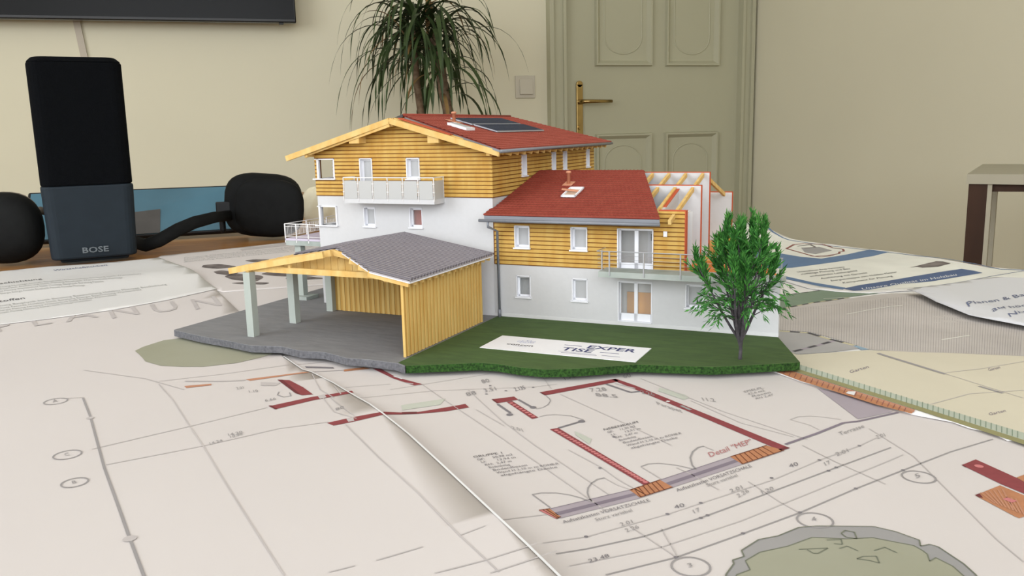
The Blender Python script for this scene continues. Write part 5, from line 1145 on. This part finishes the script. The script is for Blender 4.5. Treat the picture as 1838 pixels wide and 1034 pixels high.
b = MB(); quad_slab(b, lp_(.015, .03), lp_(.985, .03), lp_(.985, .95), lp_(.015, .95), 0, .001); sc_ = b.build('screen', teal_m, t)
b = MB(); quad_slab(b, lp_(.42, .03), lp_(.59, .03), lp_(.60, .52), lp_(.42, .46), .001, .0014); b.build('screen_reflection', teal_d, t, sc_)  # dark reflection in the glass, laid on as a coloured patch
b = MB(); m0 = lp_(.5, .6); b.beam(m0 - nrm * .009, Vector((m0.x - nrm.x * .09, m0.y - nrm.y * .09, TOP + .003)), .05, .004, up=(1, 0, 0)); b.build('kickstand', black_plastic, t)

# cream tissue pack
dts = dr + .16
p = wpt(578, 385, dts); 
t = wthing('tissue_pack', 'crumpled cream tissue bundle at the back of the table behind the large model house', 'tissue', (p.x, p.y, TOP))
hh_ = p.z * 0 + (wpt(578, 338, dts).z - TOP) / 2; ww_ = 34 * dts / FPX
vs = []; fs = []; nu, nv = 40, 22; b = MB()
random.seed(5); ph_ = [U(0, 6.28) for _ in range(8)]
for i in range(nv + 1):
    th = math.pi * i / nv - math.pi / 2
    for k in range(nu):
        a = 2 * math.pi * k / nu; r = 1 + .10 * math.sin(3 * a + ph_[0] + th * 2) + .07 * math.sin(7 * a + ph_[1] - th * 3) + .05 * math.sin(11 * a + th * 6 + ph_[2])
        vs.append((p.x + ww_ * r * math.cos(a) * abs(math.cos(th)) ** .6, p.y + ww_ * .6 * r * math.sin(a) * abs(math.cos(th)) ** .6, TOP + .002 + hh_ + hh_ * math.sin(th) * (1 + .06 * math.sin(5 * a + ph_[3]))))
for i in range(nv):
    for k in range(nu): fs.append((i * nu + k, i * nu + (k + 1) % nu, (i + 1) * nu + (k + 1) % nu, (i + 1) * nu + k))
b.add(vs, fs); b.build('tissue', tissue_m, t, smooth=True)

# ------------------------------------------------------------------ dracaena in front of the wall
DP = 2.95
pb = atdepth(785, 205, DP); px0 = pb.x; py0 = pb.y
t = wthing('dracaena_plant', 'tall dracaena with drooping dark leaves standing by the wall left of the door', 'potted plant', (px0, py0, 0))
b = MB(); b.lathe([(.13, 0), (.17, .30), (.185, .30), (.185, .34), (.165, .34), (.16, .31)], (px0, py0, 0), 28); b.build('pot', pot_m, t, smooth=False)
b = MB(); b.lathe([(.158, .29), (.158, .31), (.02, .315)], (px0, py0, 0), 20); b.build('soil', soil_m, t)
pxd = DP / FPX
t1 = [Vector((px0 - .03, py0, .3)), atdepth(765, 260, DP), atdepth(756, 205, DP), atdepth(748, 150, DP), atdepth(742, 90, DP), atdepth(745, 40, DP)]
t2 = [Vector((px0 + .04, py0, .3)), atdepth(812, 260, DP), atdepth(806, 205, DP), atdepth(796, 165, DP), atdepth(790, 110, DP), atdepth(775, 60, DP)]
b = MB(); b.tube(t1, [.02, .016, .012, .012, .014, .012], 10); b.build('trunk', drac_trunk, t, smooth=True)
b = MB(); b.tube(t2, [.026, .022, .018, .018, .017, .014], 10); b.build('trunk', drac_trunk, t, smooth=True)
random.seed(41)
def blade(base_, az, el, ln, wd_, grav, mt):
    n = 12; p_ = Vector(base_); d = Vector((math.cos(az) * math.cos(el), math.sin(az) * math.cos(el), math.sin(el))); vs = []; fs = []
    for i in range(n + 1):
        f = i / n; r = Vector((-math.sin(az), math.cos(az), 0)); w_ = wd_ * (math.sin(math.pi * min(1, f * 1.15 + .12)) ** .6 if f < .78 else (1 - f) / .22 * .75); w_ = max(w_, .0004)
        nrm_ = r.cross(d).normalized(); vs += [p_ - r * w_, p_ + nrm_ * w_ * .25, p_ + r * w_]
        p_ = p_ + d * ln / n; d = (d + Vector((0, 0, -grav * (0.35 + f) / n * 2.2))).normalized()
        if p_.y > YB - .03: p_.y = YB - .03
    for i in range(n): fs += [(i * 3, i * 3 + 1, i * 3 + 4, i * 3 + 3), (i * 3 + 1, i * 3 + 2, i * 3 + 5, i * 3 + 4)]
    b_ = MB(); b_.add(vs, fs); b_.build('leaf', mt, t, smooth=True, fix=False)
heads = [(t1[5], 58), (t1[4], 30), (t2[5], 54), (t2[4], 28), (t2[3].lerp(t2[4], .4), 12)]
for h_, cnt in heads:
    for k in range(cnt):
        az = 2 * math.pi * k / cnt * 2.618 + U(-.3, .3); el = U(-.15, 1.25); 
        blade(h_ + Vector((U(-.015, .015), U(-.015, .015), U(-.06, .05))), az, el, U(.26, .44), U(.005, .0095), U(1.7, 3.3), drac_leaf_b if rnd() < .08 else drac_leaf)

# ------------------------------------------------------------------ white desk at the right wall
dd = 1.75
q = atdepth(1739, 330, dd); q2 = atdepth(1769, 330, dd); zt_ = q.z
lw = (q2 - q).length
t = wthing('side_table', 'pale side table with a dark brown front leg standing at the right wall', 'side table', (q.x + .3, q.y, 0))
e2 = (q - CAM); e2.z = 0; e2.normalize(); e2 = Matrix.Rotation(math.radians(-4), 3, 'Z') @ e2; e1 = Vector((e2.y, -e2.x, 0))
def dk(u, v, z): return q + e1 * u + e2 * v + Vector((0, 0, z - q.z))
ux = min(.6, .5)
th_ = (atdepth(1739, 312, dd).z - zt_)
b = MB(); b.hexa([dk(-.004, -.006, zt_), dk(ux, -.006, zt_), dk(ux, .45, zt_), dk(-.004, .45, zt_)], [dk(-.004, -.006, zt_ + th_), dk(ux, -.006, zt_ + th_), dk(ux, .45, zt_ + th_), dk(-.004, .45, zt_ + th_)]); b.build('table_top', desk_white, t)
for u, v in ((0, 0), (ux - lw, 0), (0, .4), (ux - lw, .4)):
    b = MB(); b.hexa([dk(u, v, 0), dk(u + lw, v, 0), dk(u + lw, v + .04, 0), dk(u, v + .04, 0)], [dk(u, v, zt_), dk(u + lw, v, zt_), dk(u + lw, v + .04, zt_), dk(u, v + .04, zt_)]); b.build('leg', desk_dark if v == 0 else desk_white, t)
b = MB(); w2_ = .008; b.hexa([dk(lw, .0, 0), dk(lw + w2_, .0, 0), dk(lw + w2_, .04, 0), dk(lw, .04, 0)], [dk(lw, .0, zt_), dk(lw + w2_, .0, zt_), dk(lw + w2_, .04, zt_), dk(lw, .04, zt_)]); b.build('leg_edge', desk_white, t)
b = MB(); b.hexa([dk(lw, .01, zt_ - .016), dk(ux, .01, zt_ - .010), dk(ux, .03, zt_ - .010), dk(lw, .03, zt_ - .016)], [dk(lw, .01, zt_), dk(ux, .01, zt_), dk(ux, .03, zt_), dk(lw, .03, zt_)]); b.build('apron', desk_dark, t)  # dark brown puts the apron's shade under the top into its colour
